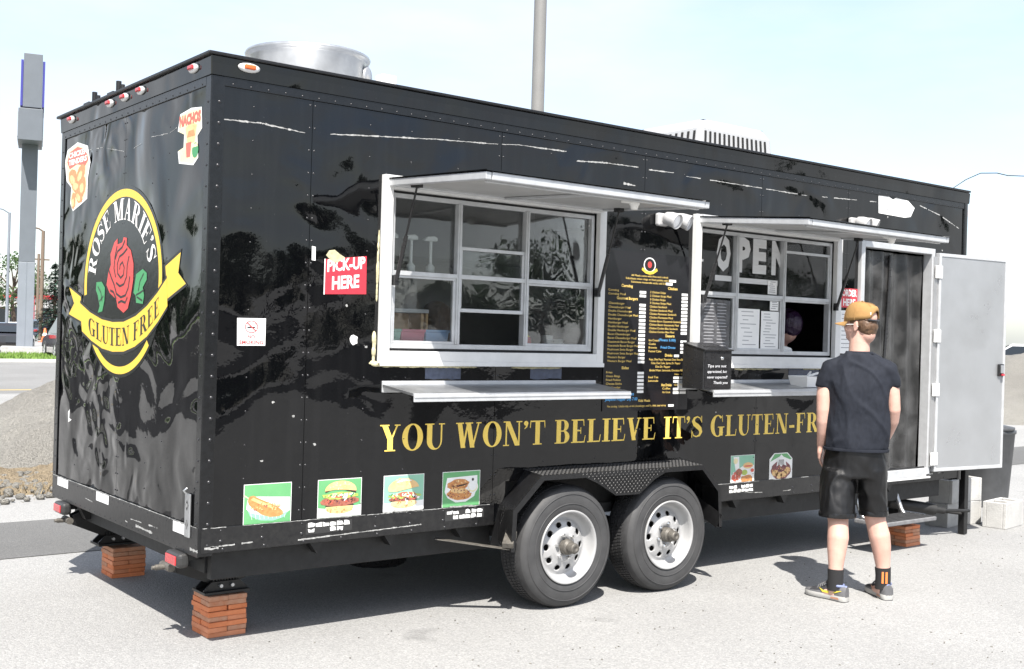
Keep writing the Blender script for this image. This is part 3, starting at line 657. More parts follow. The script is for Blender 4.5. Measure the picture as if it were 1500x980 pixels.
# ================================================================ FOOD TRAILER
LX,WY,ZB,ZT=6.46,2.24,.46,2.69
TR=thing('food_trailer','long black food trailer with two serving windows and yellow lettering','food trailer',(3.2,1.1,0))
W1=(.97,2.41,1.43,2.285); W2=(3.28,4.70,1.43,2.285); DR=(5.03,5.93,.56,2.27); WH=(1.78,3.32,.40,.72)
OPEN=[W1,W2,DR,WH]
def in_open(x,z): return any(a<x<b and c<z<d for a,b,c,d in OPEN)
def wall_sheet(name,x0,x1,z0,z1,y0,y1,mats):
    xs=sorted({x0,x1}|{q for o in OPEN for q in o[:2] if x0<q<x1}); zs=sorted({z0,z1}|{q for o in OPEN for q in o[2:] if z0<q<z1}); m=MB()
    solid=lambda i,j:0<=i<len(xs)-1 and 0<=j<len(zs)-1 and not in_open((xs[i]+xs[i+1])/2,(zs[j]+zs[j+1])/2)
    for i in range(len(xs)-1):
        for j in range(len(zs)-1):
            if not solid(i,j): continue
            a,b,c,d=xs[i],xs[i+1],zs[j],zs[j+1]
            m.add([(a,y0,c),(b,y0,c),(b,y0,d),(a,y0,d)],[(0,1,2,3)],0); m.add([(a,y1,c),(b,y1,c),(b,y1,d),(a,y1,d)],[(3,2,1,0)],1)
            if not solid(i-1,j): m.add([(a,y0,c),(a,y0,d),(a,y1,d),(a,y1,c)],[(0,1,2,3)],0)
            if not solid(i+1,j): m.add([(b,y0,c),(b,y0,d),(b,y1,d),(b,y1,c)],[(3,2,1,0)],0)
            if not solid(i,j-1): m.add([(a,y0,c),(b,y0,c),(b,y1,c),(a,y1,c)],[(3,2,1,0)],0)
            if not solid(i,j+1): m.add([(a,y0,d),(b,y0,d),(b,y1,d),(a,y1,d)],[(0,1,2,3)],0)
    return m.build(name,mats,TR)
SEAM=[.06,.52,1.69,2.80,3.90,4.86,6.42]
for i in range(6): wall_sheet('wall_panel',SEAM[i]+.0015,SEAM[i+1]-.0015,.50,2.66,0,.05,['black_side','interior'])
m=MB(); m.box(.05,6.42,.012,.045,.48,2.68)  # seam backing strips
for s in SEAM[1:6]:
    for a,b in ((.5,1.36),(1.36,2.36),(2.36,2.66)):
        if not in_open(s,(a+b)/2): m=MB(); m.box(s-.01,s+.01,.004,.02,a,b); m.build('seam_strip','black_trim',TR)
for y0,y1 in ((.05,1.128),(1.131,2.20)):
    m=MB(); m.add([(0,y0,.60),(0,y1,.60),(0,y1,2.66),(0,y0,2.66),(.04,y0,.60),(.04,y1,.60),(.04,y1,2.66),(.04,y0,2.66)],[(0,1,2,3)[::-1],(4,5,6,7),(0,1,5,4),(1,2,6,5),(2,3,7,6),(3,0,4,7)]); m.build('rear_panel','black_rear',TR)
m=MB(); m.box(.004,.03,1.12,1.14,.6,2.66); m.build('seam_strip','black_trim',TR)
# far wall, front wall, floor, ceiling of the box
m=MB(); m.box(.05,6.42,2.19,2.24,.46,2.68); o=m.build('far_wall','interior',TR)
m=MB(); m.box(6.42,6.46,.05,2.19,.46,2.68); m.build('front_wall','black_side',TR)
m=MB(); m.box(.045,6.415,.10,2.185,.47,.53); m.box(.045,1.75,.055,.10,.47,.53); m.box(3.35,6.415,.055,.10,.47,.53); m.build('floor','interior_dark',TR)
m=MB(); m.box(.045,6.415,.055,2.185,2.62,2.66); m.build('ceiling','interior',TR)
# corner posts
def angle_post(name,x,y,sx_,sy_,mat,wd=.06):
    m=MB(); e=.006
    m.box(min(x-sx_*e,x+sx_*wd),max(x-sx_*e,x+sx_*wd),min(y-sy_*e,y),max(y-sy_*e,y),.47,2.70)
    m.box(min(x-sx_*e,x),max(x-sx_*e,x),min(y,y+sy_*wd),max(y,y+sy_*wd),.47,2.70); return m.build(name,mat,TR,bevel=.003)
angle_post('corner_post',0,0,1,1,'black_trim'); angle_post('corner_post',0,WY,1,-1,'black_trim')
m=MB(); n=8; ring=[]
prof=[(6.39,-.012)]+[(6.42+.07*math.sin(rad(90*k/n)),.058-.07*math.cos(rad(90*k/n))) for k in range(n+1)]+[(6.49,.14)]
m.loft([[(a,b,.47) for a,b in prof+[(6.45,.14),(6.40,.05)]],[(a,b,2.74) for a,b in prof+[(6.45,.14),(6.40,.05)]]],smooth=False); m.build('front_corner_cap','black_trim',TR,bevel=.01)
# roof rail trims (below the cap) and cap with drip lip
m=MB(); m.box(.055,6.40,-.007,0,2.655,2.70); m.build('roof_rail','black_trim',TR,bevel=.002)
m=MB(); m.box(-.007,0,.055,2.19,2.655,2.70); m.build('roof_rail','black_trim',TR,bevel=.002)
def band(x0,x1,y0,y1,z0,z1,fl,mat,name):
    m=MB(); a=[(x0,y0,z0),(x1,y0,z0),(x1,y1,z0),(x0,y1,z0)]; b=[(x0-fl,y0-fl,z1),(x1+fl,y0-fl,z1),(x1+fl,y1+fl,z1),(x0-fl,y1+fl,z1)]
    m.loft([a,b],smooth=False); return m.build(name,mat,TR,bevel=.004)
band(-.012,6.46,-.012,2.252,2.70,2.785,.004,'black_side','roof_cap')
m=MB(); m.box(-.035,6.44,-.035,2.275,2.787,2.803); m.build('roof_lip','black_metal',TR,bevel=.004)
m=MB(); m.box(.02,6.40,.02,2.22,2.803,2.815); m.build('roof','galv',TR)
m=MB(); m.lathe([(.0,0),(.05,0),(.05,.1),(0,.1)],(6.47,.05,2.70),'z',14); m.build('roof_corner','black_trim',TR,bevel=.02)
m=MB(); m.box(6.478,6.50,.02,.07,2.60,2.66); m.build('marker_light','orange_lens',TR,bevel=.006)
# bottom rail with bright worn edge
for a,b in ((.005,1.70),(3.40,6.44)):
    m=MB(); m.box(a,b,-.008,0,.485,.602); m.build('lower_rail','black_scuffed',TR,bevel=.002)
m=MB(); m.box(-.008,0,.005,2.235,.465,.602); m.build('lower_rail','black_scuffed',TR,bevel=.002)
F=Flat(SIDE,.0088)
def worn(F,pts,wd,seed,gap=.25,mat='scrape'):
    """broken pale line of scraped paint along pts"""
    R=random.Random(seed)
    for (a,b) in zip(pts,pts[1:]):
        Ln=math.hypot(b[0]-a[0],b[1]-a[1]); t_=0
        while t_<Ln:
            ln=R.uniform(.01,.09); 
            if R.random()>gap:
                q=[]; k=4
                for i in range(k+1):
                    f=min(1,(t_+ln*i/k)/Ln); q.append((a[0]+(b[0]-a[0])*f,a[1]+(b[1]-a[1])*f+R.uniform(-.0012,.0012)))
                F.line(q,wd*R.uniform(.4,1.2),mat,0,.4)
            t_+=ln
worn(F,[(.01,.601),(1.69,.599)],.0035,1,.15); worn(F,[(3.42,.599),(5.0,.600)],.0035,2,.3)
worn(F,[(.05,.512),(.26,.517)],.007,3,.05); worn(F,[(.50,.507),(1.22,.525)],.006,4,.03); worn(F,[(1.38,.53),(1.55,.545)],.006,5,.05); worn(F,[(.02,.508),(.09,.508)],.012,6,.2); worn(F,[(4.1,.515),(4.28,.518)],.006,7,.2); worn(F,[(3.8,.53),(3.98,.52)],.004,8,.3)
worn(F,[(5.1,.53),(6.3,.54)],.012,9,.75); worn(F,[(.98,.604),(1.23,.602)],.012,10,.1); worn(F,[(1.40,.604),(1.55,.604)],.010,11,.2)
F.build('scraped_edge',TR)['kind']='stuff'
F=Flat(REAR,.0088); worn(F,[(2.23,.602),(.02,.602)],.0045,12,.05); worn(F,[(.95,.50),(.55,.495)],.012,13,.35); worn(F,[(1.6,.535),(1.48,.53)],.006,14,.2); worn(F,[(1.2,.515),(.5,.53)],.006,15,.75); worn(F,[(.09,.495),(.0,.495)],.012,16,.1); F.build('scraped_edge',TR)['kind']='stuff'
# long worn line of old tape residue near the roof
F=Flat(SIDE,.0012)
worn(F,[(.03,2.50),(.25,2.508),(.48,2.492)],.0065,21,.0); worn(F,[(.62,2.505),(.9,2.53),(1.25,2.56),(1.66,2.585)],.0065,22,.0); worn(F,[(1.69,2.588),(1.8,2.60),(2.16,2.605)],.0065,23,.05); worn(F,[(2.24,2.560),(2.45,2.575),(2.74,2.580)],.0065,24,.02)
worn(F,[(2.83,2.575),(3.05,2.58)],.0065,25,.05); worn(F,[(3.16,2.57),(3.8,2.57),(4.44,2.566)],.006,26,.12); worn(F,[(4.55,2.575),(5.2,2.60)],.006,27,.35); worn(F,[(5.75,2.629),(6.05,2.575),(6.33,2.492)],.007,28,.15); worn(F,[(2.62,2.47),(2.72,2.465)],.010,29,.1)
for (x,z) in ((.74,1.66),(.86,1.455),(1.0,1.02),(.35,1.18),(.46,1.11),(.58,.97),(2.35,2.19),(2.31,.99),(3.5,1.07),(.30,.9),(1.55,1.18),(5.35,2.5),(6.1,2.3)): F.ell(x,z,.008,.006,'scrape',0,7,jit=.5)
F.ell(.785,1.488,.022,.026,'sticker_white',0,11,jit=.2); F.poly([(.535,1.945),(.556,1.942),(.557,1.874),(.536,1.876)],'sticker_white')
F.build('paint_chips',TR)['kind']='stuff'
F=Flat(REAR,.0012); worn(F,[(2.15,2.50),(1.9,2.55),(1.5,2.53),(1.15,2.47)],.003,31,.3); worn(F,[(1.0,2.47),(.75,2.50),(.5,2.49),(.3,2.525),(.05,2.50)],.0035,32,.2)
F.poly([(1.99,1.00),(1.96,1.02),(1.965,.965),(1.92,.96),(1.98,.94)],'sticker_white'); F.build('paint_chips',TR)['kind']='stuff'
F=Flat(SIDE,.0012)
F.poly([(5.226,2.65),(5.356,2.655),(5.411,2.635),(5.45,2.655),(5.498,2.652),(5.607,2.648),(5.70,2.599),(5.65,2.527),(5.57,2.514),(5.233,2.52)],'sticker_white',0)
for i in range(26): F.ell(5.27+.30*random.random(),2.532+.035*random.random(),.005,.005,'print_grey',1,6)
F.build('torn_sticker',TR,'white torn sticker near the front corner of the roof')
# rivets (hundreds, too small to pick apart)
m=MB()
def rivet(p,n,r=.007):
    p=Vector(p); n=Vector(n); a=Vector((0,0,1)); b=n.cross(a); k=6
    base=[p+(a*math.cos(6.283*i/k)+b*math.sin(6.283*i/k))*r for i in range(k)]; mid=[p+n*r*.45+(a*math.cos(6.283*i/k)+b*math.sin(6.283*i/k))*r*.62 for i in range(k)]
    vs=base+mid+[p+n*r*.62]; m.add(vs,[(i,(i+1)%k,(i+1)%k+k,i+k) for i in range(k)]+[(i+k,(i+1)%k+k,2*k) for i in range(k)],0,True)
def rrow(f,a,b,step,n,r=.006):
    t_=a
    while t_<b: rivet(f(t_),n,r); t_+=step
SN=(0,-1,0); RN=(-1,0,0)
rrow(lambda t_:(.035,-.006,t_),.52,2.66,.098,SN,.009); rrow(lambda t_:(-.006,.03,t_),.52,2.66,.098,RN,.007); rrow(lambda t_:(-.006,WY-.03,t_),.52,2.66,.098,RN)
rrow(lambda t_:(t_,-.007,2.668),.1,6.4,.09,SN,.0055)
rrow(lambda t_:(-.007,t_,2.668),.1,2.2,.09,RN,.0055)
for s in SEAM[1:6]:
    zz=.65
    while zz<2.64:
        for dx in (-.014,.014):
            if not in_open(s+dx,zz) and not any(a-.06<s+dx<b+.06 and c-.07<zz<d+.07 for a,b,c,d in (W1,W2)) and not (1.7<s<3.4 and zz<.8): rivet((s+dx,0,zz),SN,.0058)
        zz+=.11
for s in (.21,.85,1.10,1.40,2.05,2.45,3.15,3.5,4.3,5.98,6.2):
    zz=.66
    while zz<2.64:
        if not any(a-.06<s<b+.06 and c-.07<zz<d+.07 for a,b,c,d in (W1,W2,DR)) and not (1.7<s<3.4 and zz<.8): rivet((s,0,zz),SN,.0045)
        zz+=.16
for s in (.5,.72,1.6,1.85):
    zz=.7
    while zz<2.6: rivet((0,s,zz),RN,.0045); zz+=.13
zz=.64
while zz<2.62: rivet((0,1.115,zz),RN,.005); rivet((0,1.145,zz),RN,.005); zz+=.09
for x in [q*.21+.1 for q in range(30)]:
    if not 1.68<x<3.42: rivet((x,-.008,.585),SN,.005)
    if not 1.68<x<3.42 and int(x*10)%2: rivet((x,-.008,.535),SN,.009); rivet((x+.012,-.008,.497),SN,.008)
for y in [q*.085+.05 for q in range(26)]: rivet((-.008,y,.585),RN,.004); rivet((-.008,y+.03,.48),RN,.004)
o=m.build('rivet_rows','rivet',TR,kind='stuff')
# chassis
for q in ((.10,1.75),(3.35,6.3)): m=MB(); m.box(*q,.09,.14,.335,.465); m.build('frame_beam','chassis',TR,bevel=.004)
m=MB(); m.box(.10,6.3,2.08,2.14,.335,.465); m.build('frame_beam','chassis',TR,bevel=.004)
for x in (.12,1.0,1.66,3.5,4.4,5.3,6.2):
    m=MB(); m.box(x-.03,x+.03,.145,2.075,.36,.465); m.build('cross_member','chassis',TR)
for x in (.62,1.05,1.5,3.75,4.25,4.9,5.5):
    m=MB(); m.prism([(x-.04,.48),(x+.04,.48),(x,.425)],lambda a,b:(a,.02,b),lambda a,b:(a,.08,b)); m.build('gusset','black_metal',TR)
# axles
for xw in (2.125,2.934):
    m=MB(); m.tube([(xw,.02,.341),(xw,2.2,.341)],.045,12); m.build('axle','chassis',TR)
# wheels
def make_tyre():
    m=MB(); r=.345; n=96
    prof=[(.205,.0),(.215,-.006),(.235,-.012),(.29,-.014),(.318,-.006),(.335,.012),(.345,.030),(.345,.17),(.335,.19),(.318,.205),(.235,.21),(.205,.20)]
    m.lathe(prof,(0,0,0),'y',n,mats=[1,1,1,1,1,0,0,0,0,0,0])
    # rim-protector beads and sidewall ribs
    for rr in (.246,.300): m.lathe([(rr-.003,-.0125),(rr,-.0165),(rr+.003,-.0125)],(0,0,0),'y',n,mi=1)
    # tread blocks: five ribs of short blocks across, slanted sipes at the shoulders
    for k in range(110):
        t0=2*math.pi*k/110; t1=t0+2*math.pi/110*.66
        for j,(ya,yb) in enumerate(((.012,.048),(.054,.084),(.092,.118),(.126,.152),(.158,.19))):
            sk=(j%2)*.5*2*math.pi/110; ra=.350 if j not in (0,4) else .347
            P=[]
            for rr in (.334,ra):
                for yy,tt in ((ya,t0),(yb,t0+.012),(yb,t1+.012),(ya,t1)):
                    q=rr-(.012 if (j==0 and yy==ya) else 0)-(.012 if (j==4 and yy==yb) else 0); P.append((q*math.cos(tt+sk),yy,q*math.sin(tt+sk)))
            m.add(P,[(4,5,6,7),(0,1,5,4),(1,2,6,5),(2,3,7,6),(3,0,4,7)],0)
    return m
def make_rim():
    m=MB(); n=72
    m.lathe([(.207,-.004),(.210,-.012),(.204,-.016),(.196,-.010),(.192,.010),(.186,.035),(.176,.052),(.160,.058),(.150,.050),(.120,.036),(.098,.034),(.086,.028),(.080,.024),(.042,.022),(.042,.028),(.080,.030),(.098,.040),(.120,.042),(.150,.056),(.160,.064),(.180,.060),(.196,.040),(.200,.010),(.207,-.004)],(0,0,0),'y',n)
    o=m.build('rim','rim_white'); c=MB()
    for k in range(10):
        a=2*math.pi*(k+.3)/10; cx_,cz_=.126*math.cos(a),.126*math.sin(a); P=[]
        for h in (-.02,.12):
            R_=[]
            for i in range(12):
                t_=2*math.pi*i/12; u,v=.0195*math.cos(t_),.0155*math.sin(t_); R_.append((cx_+u*-math.sin(a)+v*math.cos(a),h,cz_+u*math.cos(a)+v*math.sin(a)))
            P.append(R_)
        c.loft(P,smooth=False)
    co=c.build('cut','hole_dark'); b=o.modifiers.new('b','BOOLEAN'); b.operation='DIFFERENCE'; b.object=co; b.solver='EXACT'
    bake(o); bpy.data.objects.remove(co); return o
TY=make_tyre(); rim0=make_rim(); rim_me=rim0.data; bpy.data.objects.remove(rim0)
ty_me=TY.mesh('wheel',['rubber','rubber_side'])
hm=MB(); hm.lathe([(.044,.03),(.044,-.010),(.040,-.018),(.030,-.020),(.029,-.052),(.024,-.060),(.001,-.061)],(0,0,0),'y',28); hub_me=hm.mesh('hub','hub_dirty')
hm=MB(); hm.lathe([(.030,-.018),(.0305,-.060),(.026,-.068),(.012,-.070),(.010,-.066),(.001,-.066)],(0,0,0),'y',28); cap_me=hm.mesh('hub_cap','hub_dirty')
hm=MB(); hm.lathe([(.012,.024),(.012,.010),(.008,.004),(.001,.003)],(0,0,0),'y',6,smooth=False); nut_me=hm.mesh('lug_nut','chrome')
hm=MB(); hm.lathe([(.190,.072),(.001,.074)],(0,0,0),'y',40); back_me=hm.mesh('black_backing','hole_dark')  # black disc behind the rim: the darkness in its holes is put in as colour
for i,(xw,rot,yy) in enumerate(((2.125,.2,-.15),(2.934,.75,-.15),(2.125,1.4,2.16),(2.934,.4,2.16))):
    wo=bpy.data.objects.new('wheel',ty_me); col.objects.link(wo); wo.location=(xw,yy,.345)
    wo.rotation_euler=(0,rot,0 if yy<1 else math.pi); setp(wo,TR)
    for nm,me,ps in (('rim',rim_me,[(0,0)]),('hub',hub_me,[(0,0)]),('hub_cap',cap_me,[(0,0)]),('black_backing',back_me,[(0,0)]),('lug_nut',nut_me,[(.068*math.cos(k*1.0472),.068*math.sin(k*1.0472)) for k in range(6)])):
        for p in ps:
            q=bpy.data.objects.new(nm,me); col.objects.link(q); q.parent=wo; q.location=(p[0],0,p[1])
# fender: folded tread-plate band, with skirt between the wheels
outer=[(1.675,.365),(1.684,.588),(1.877,.768),(3.171,.762),(3.345,.612),(3.365,.366)]
inner=[(1.735,.41),(1.745,.594),(1.93,.785),(3.22,.778),(3.39,.62),(3.40,.40)]
m=MB()
for i in range(5):
    (a,b),(c,d)=outer[i],outer[i+1]; (e,f),(g_,h)=inner[i],inner[i+1]
    m.add([(a,-.20,b),(c,-.20,d),(g_,0,h),(e,0,f)],[(0,1,2,3)]); 
    m.add([(a+ (.012 if i==0 else 0),-.195,b-.012),(c,-.195,d-.012),(g_,0,h-.012),(e,0,f-.012)],[(3,2,1,0)])
    ii=.028  # turned-down edge
    m.add([(a,-.20,b),(c,-.20,d),(c+(ii if i<1 else -ii if i>3 else (ii*.7 if i==1 else -ii*.7 if i==3 else 0))*(1 if True else 0),-.2005,d-(ii if 0<i<4 else 0)-(ii*.6 if i==0 else 0)),(a+(ii if i<=1 else -ii if i>=4 else (ii*.7 if i==2 else 0)),-.2005,b-(ii if 1<i<4 else ii*.6 if i==1 else 0))],[(0,1,2,3)])
fen=m.build('fender','black_metal',TR)
m=MB(); sk=[(2.02,.766),(2.196,.742),(2.30,.70),(2.442,.622),(2.631,.618),(2.76,.70),(2.881,.748),(3.03,.763)]
m.prism(sk,lambda a,b:(a,-.198,b),lambda a,b:(a,-.193,b)); m.build('skirt_plate','black_metal',fen)
m=MB(); m.prism([(1.735,.41),(1.745,.594),(1.93,.785),(2.0,.72),(2.5,.66),(3.1,.72),(3.22,.778),(3.39,.62),(3.40,.40),(3.3,.40),(3.25,.72),(1.85,.72),(1.8,.41)][:0] or [(1.68,.37),(1.80,.37),(1.82,.60),(1.74,.59)],lambda a,b:(a,-.01,b),lambda a,b:(a,.0,b)); m.build('mounting_flange','black_metal',fen)
m=MB()   # wheel well box so that the room is closed
m.box(1.76,3.34,.115,.125,.53,.80); m.box(1.76,3.34,.052,.12,.80,.81); m.build('wheel_well','chassis',fen)
# raised lozenges of the tread plate
m=MB()
def loz(c,u,v,n,ln=.020,wd=.0045,h=.0022):
    c=Vector(c);u=Vector(u);v=Vector(v);n=Vector(n); m.add([c-u*ln*.5,c+v*wd*.5,c+u*ln*.5,c-v*wd*.5,c+n*h-u*ln*.25,c+n*h+u*ln*.25],[(0,3,4),(0,4,1),(4,3,5),(1,4,5),(5,3,2),(1,5,2)])
def plate(o,U_,V_,lu,lv,inside=None):
    U_=Vector(U_).normalized();V_=Vector(V_).normalized();Nn=U_.cross(V_).normalized(); o=Vector(o); st=.024
    if Nn.y>.2 or Nn.z<-.2: Nn=-Nn
    i=0; a=st*.5
    while a<lu:
        j=0; b=st*.5
        while b<lv:
            if inside is None or inside(a,b):
                sgn=1 if (i+j)%2 else -1; uu=(U_+V_*sgn).normalized(); vv=(U_-V_*sgn).normalized(); loz(o+U_*a+V_*b+Nn*.0006,uu,vv,Nn)
            b+=st*.62; j+=1
        a+=st*.62; i+=1
for i in range(5):
    a=Vector((outer[i][0],-.20,outer[i][1])); b=Vector((outer[i+1][0],-.20,outer[i+1][1])); e=Vector((inner[i][0],0,inner[i][1]))
    plate(a,b-a,e-a-(b-a).normalized()*((e-a).dot((b-a).normalized())),(b-a).length,.19)
def insk(a,b):
    x=2.02+a; z=.612+b
    lo=[(2.02,.766),(2.196,.746),(2.30,.705),(2.442,.626),(2.631,.622),(2.76,.705),(2.881,.752),(3.03,.765)]
    for (p,q),(r,s_) in zip(lo,lo[1:]):
        if p<=x<=r: return z>q+(s_-q)*(x-p)/(r-p)+.008 and z<.758
    return False
plate((2.02,-.1985,.612),(1,0,0),(0,0,1),1.01,.15,insk)
m.build('tread_pattern','black_metal',fen,kind='stuff')
m=MB(); m.bar((1.70,-.17,.375),(1.35,.05,.43),.05,.004); m.bar((1.66,-.19,.40),(1.74,-.12,.45),.06,.03); m.build('fender_brace','hub_dirty',fen)
m=MB(); m.bar((3.35,-.19,.40),(3.30,-.02,.50),.10,.004,up=(1,0,0)); m.build('fender_brace','black_metal',fen)
# tail lights
for y0 in (.21,1.98):
    m=MB(); m.box(-.05,.01,y0-.085,y0+.085,.395,.465); b=m.build('tail_light','lens_bezel',TR,bevel=.02,segs=3)
    m=MB(); m.box(-.056,-.049,y0-.062,y0+.062,.408,.452); m.build('lens','red_lens',b,bevel=.003)
    m=MB(); m.box(.0,.09,y0-.03,y0+.03,.42,.47); m.build('light_bracket','black_metal',b)
# marker lights under the roof lip
for y0 in (.18,.87,1.11,1.34,2.02):
    m=MB(); m.lathe([(.0,-.004),(.055,-.004),(.055,.004),(.04,.012),(0,.012)],(0,0,0),'y',20); m.v=[(-.018-p[1],y0+p[0],2.755+p[2]*.42) for p in m.v]; b=m.build('marker_light','alu_white',TR)
    m=MB(); m.box(-.042,-.026,y0-.028,y0+.028,2.745,2.767); m.build('lens','red_lens',b,bevel=.006)
m=MB(); m.lathe([(.0,-.004),(.055,-.004),(.055,.004),(.04,.012),(0,.012)],(0,0,0),'y',20); m.v=[(.17+p[0],-.018-p[1],2.755+p[2]*.42) for p in m.v]; b=m.build('marker_light','alu_white',TR)
m=MB(); m.box(.142,.198,-.042,-.026,2.745,2.767); m.build('lens','orange_lens',b,bevel=.006)
# reflector stickers on the rear rail and worn labels on the side rail
for y0 in (2.13,1.42,.30):
    F=Flat(REAR,.0092)
    for q in (0,1): a=y0-q*.105; F.poly([(a,.598),(a-.10,.598),(a-.10,.548),(a,.548)],'reflector_white')
    F.build('reflector_strip',TR)
R5=random.Random(17)
for x0 in (.54,1.37,3.63,4.62):
    F=Flat(SIDE,.0092); F.poly([(x0,.582),(x0+.26,.588),(x0+.26,.532),(x0,.528)],'lens_bezel',0)
    for i in range(6):
        a=x0+.012+i*.04
        for z0 in (.535,.561):
            if R5.random()<.85: F.poly([(a+R5.uniform(0,.005),z0+R5.uniform(0,.004)),(a+.036+R5.uniform(-.004,.004),z0+R5.uniform(0,.004)),(a+.036+R5.uniform(-.005,.003),z0+.022+R5.uniform(-.006,.003)),(a+.018,z0+.022+R5.uniform(-.009,.003)),(a+R5.uniform(0,.005),z0+.022+R5.uniform(-.004,.003))],'sticker_white',1)
    F.build('worn_label',TR)
# steel latch plate
m=MB(); m.box(-.018,-.008,.085,.145,.545,.75); lt=m.build('latch_plate','galv',TR,bevel=.004)
F=Flat(REAR,.0185); F.ell(.115,.695,.016,.026,'hole_dark',0,4); F.ell(.115,.695,.011,.011,'steel',1,10); F.ell(.115,.605,.014,.024,'hole_dark',0,4); F.ell(.115,.605,.006,.02,'steel',1,8); F.build('slot',lt)
m=MB(); m.tube([(-.02,.115,.75),(-.035,.115,.765),(-.02,.115,.775)],.006,8); m.build('hook',"galv",lt)
# scissor jacks
def jack(y0,foot_z):
    m=MB(); m.box(.05,.55,y0-.06,y0+.06,.425,.46); j=m.build('scissor_jack','black_metal',TR,bevel=.004)
    for sd_ in (-1,1):
        m=MB(); m.bar((.03,y0+sd_*.025,.36),(.285,y0+sd_*.025,foot_z+.04),.008,.055); m.build('arm','black_metal',j)
        m=MB(); m.bar((.55,y0+sd_*.03,.36),(.285,y0+sd_*.03,foot_z+.04),.008,.055); m.build('arm','black_metal',j)
        m=MB(); m.bar((.03,y0+sd_*.032,.36),(.22,y0+sd_*.032,.44),.008,.06); m.build('arm','black_metal',j)
        m=MB(); m.bar((.55,y0+sd_*.036,.36),(.40,y0+sd_*.036,.44),.008,.06); m.build('arm','black_metal',j)
    m=MB(); m.tube([(-.06,y0,.36),(.57,y0,.36)],.010,10); m.build('screw_rod','galv',j)
    m=MB(); m.tube([(-.06,y0,.36),(-.015,y0,.36)],.014,12); m.tube([(.0,y0-.055,.36),(.0,y0+.055,.36)],.020,12); m.tube([(-.075,y0,.36),(-.055,y0,.36)],.010,6); m.build('screw_head','hub_dirty',j)
    m=MB(); m.prism([(.17,foot_z),(.40,foot_z),(.40,foot_z+.012),(.36,foot_z+.05),(.21,foot_z+.05),(.17,foot_z+.012)],lambda a,b:(a,y0-.055,b),lambda a,b:(a,y0-.045,b)); m.prism([(.17,foot_z),(.40,foot_z),(.40,foot_z+.012),(.36,foot_z+.05),(.21,foot_z+.05),(.17,foot_z+.012)],lambda a,b:(a,y0+.045,b),lambda a,b:(a,y0+.055,b)); m.box(.165,.405,y0-.08,y0+.08,foot_z-.008,foot_z+.004)
    for k in range(9): m.bar((.225+k*.015,y0-.04,foot_z+.05),(.225+k*.015,y0-.04,foot_z+.07),.008,.01)
    m.build('foot_plate','black_metal',j)
    for x in (.255,.315): m=MB(); m.tube([(x,y0-.072,foot_z+.03),(x,y0+.072,foot_z+.03)],.009,8); m.build('pivot_bolt','galv',j)
    return j
jack(.385,.218); jack(1.95,.205)
# corner bracket above near jack
m=MB(); m.prism([(.02,.46),(.16,.46),(.10,.38),(.06,.38)],lambda a,b:(a,1.80,b),lambda a,b:(a,1.86,b)); m.build('bracket','black_metal',TR)
# grey water tank hanging below the floor
m=MB(); m.lathe([(.001,.10),(.17,.10),(.19,.12),(.19,.36),(.001,.36)],(1.60,1.05,0),'z',28); m.build('waste_tank','plastic_black',TR)
# roof fan and air conditioner
fx,fy=1.02,1.02
m=MB(); m.box(fx-.38,fx+.38,fy-.38,fy+.38,2.815,2.86); fb=m.build('roof_fan','galv',TR,bevel=.006)
m=MB(); m.lathe([(.34,2.86),(.34,3.10),(.345,3.105),(.36,3.115),(.365,3.125),(.36,3.135),(.35,3.13),(.33,3.10),(.33,2.88)],(fx,fy,0),'z',64); m.build('fan_drum','galv',fb)
m=MB(); m.lathe([(.001,2.90),(.33,2.90)],(fx,fy,0),'z',40); m.build('fan_blade','black_metal',fb)
m=MB(); m.lathe([(.06,.0),(.065,.01),(.05,.02),(.001,.02)],(0,0,0),'y',20); m.v=[(fx+.255+p[0]*.7+p[1]*.7,fy-.235-p[1]*.7+p[0]*.5,3.02+p[2]) for p in m.v]; m.build('access_cover','steel',fb)
m=MB(); m.box(fx+.32,fx+.42,fy-.31,fy-.23,2.90,3.04); m.build('junction_box','alu_white',fb,bevel=.008)
ax_,ay=4.36,.98
m=MB(); P0_=[(ax_-.42,ay-.36),(ax_+.42,ay-.36),(ax_+.42,ay+.36),(ax_-.42,ay+.36)]
rr=[]
for z,s_,sx2 in ((2.815,1.0,1.0),(2.90,1.0,1.0),(3.07,.97,.95),(3.14,.88,.80)): rr.append([(ax_+(a-ax_)*sx2,ay+(b-ay)*s_,z) for a,b in P0_])
m.loft(rr,smooth=False); ac=m.build('air_conditioner','ac_white',TR,bevel=.035,segs=3)
for i in range(14):
    x=ax_-.36+i*.052; m=MB(); m.bar((x,ay-.368,2.86),(x*.97+ax_*.03,ay-.356,3.05),.016,.006,up=(0,1,0)); m.build('vent_slot','hole_dark',ac)
for i in range(11):
    y=ay-.30+i*.06; m=MB(); m.bar((ax_-.428,y,2.86),(ax_-.406,y,3.05),.018,.006,up=(1,0,0)); m.build('vent_slot','hole_dark',ac)
m=MB(); m.tube([(6.35,.1,2.81),(6.45,.02,2.90),(6.6,-.02,2.965),(6.8,-.05,2.985),(6.95,-.06,2.98),(7.2,-.08,3.0)],.004,6); m.build('roof_cable','black_metal',TR)
for x,y in ((.10,1.98),(.10,1.56)):
    m=MB(); m.box(x-.05,x+.05,y-.05,y+.05,2.815,2.86); m.tube([(x,y,2.86),(x,y,2.93)],.016,8); m.tube([(x,y-.07,2.82),(x,y-.07,2.90)],.012,8); m.build('roof_fitting','black_metal',TR)
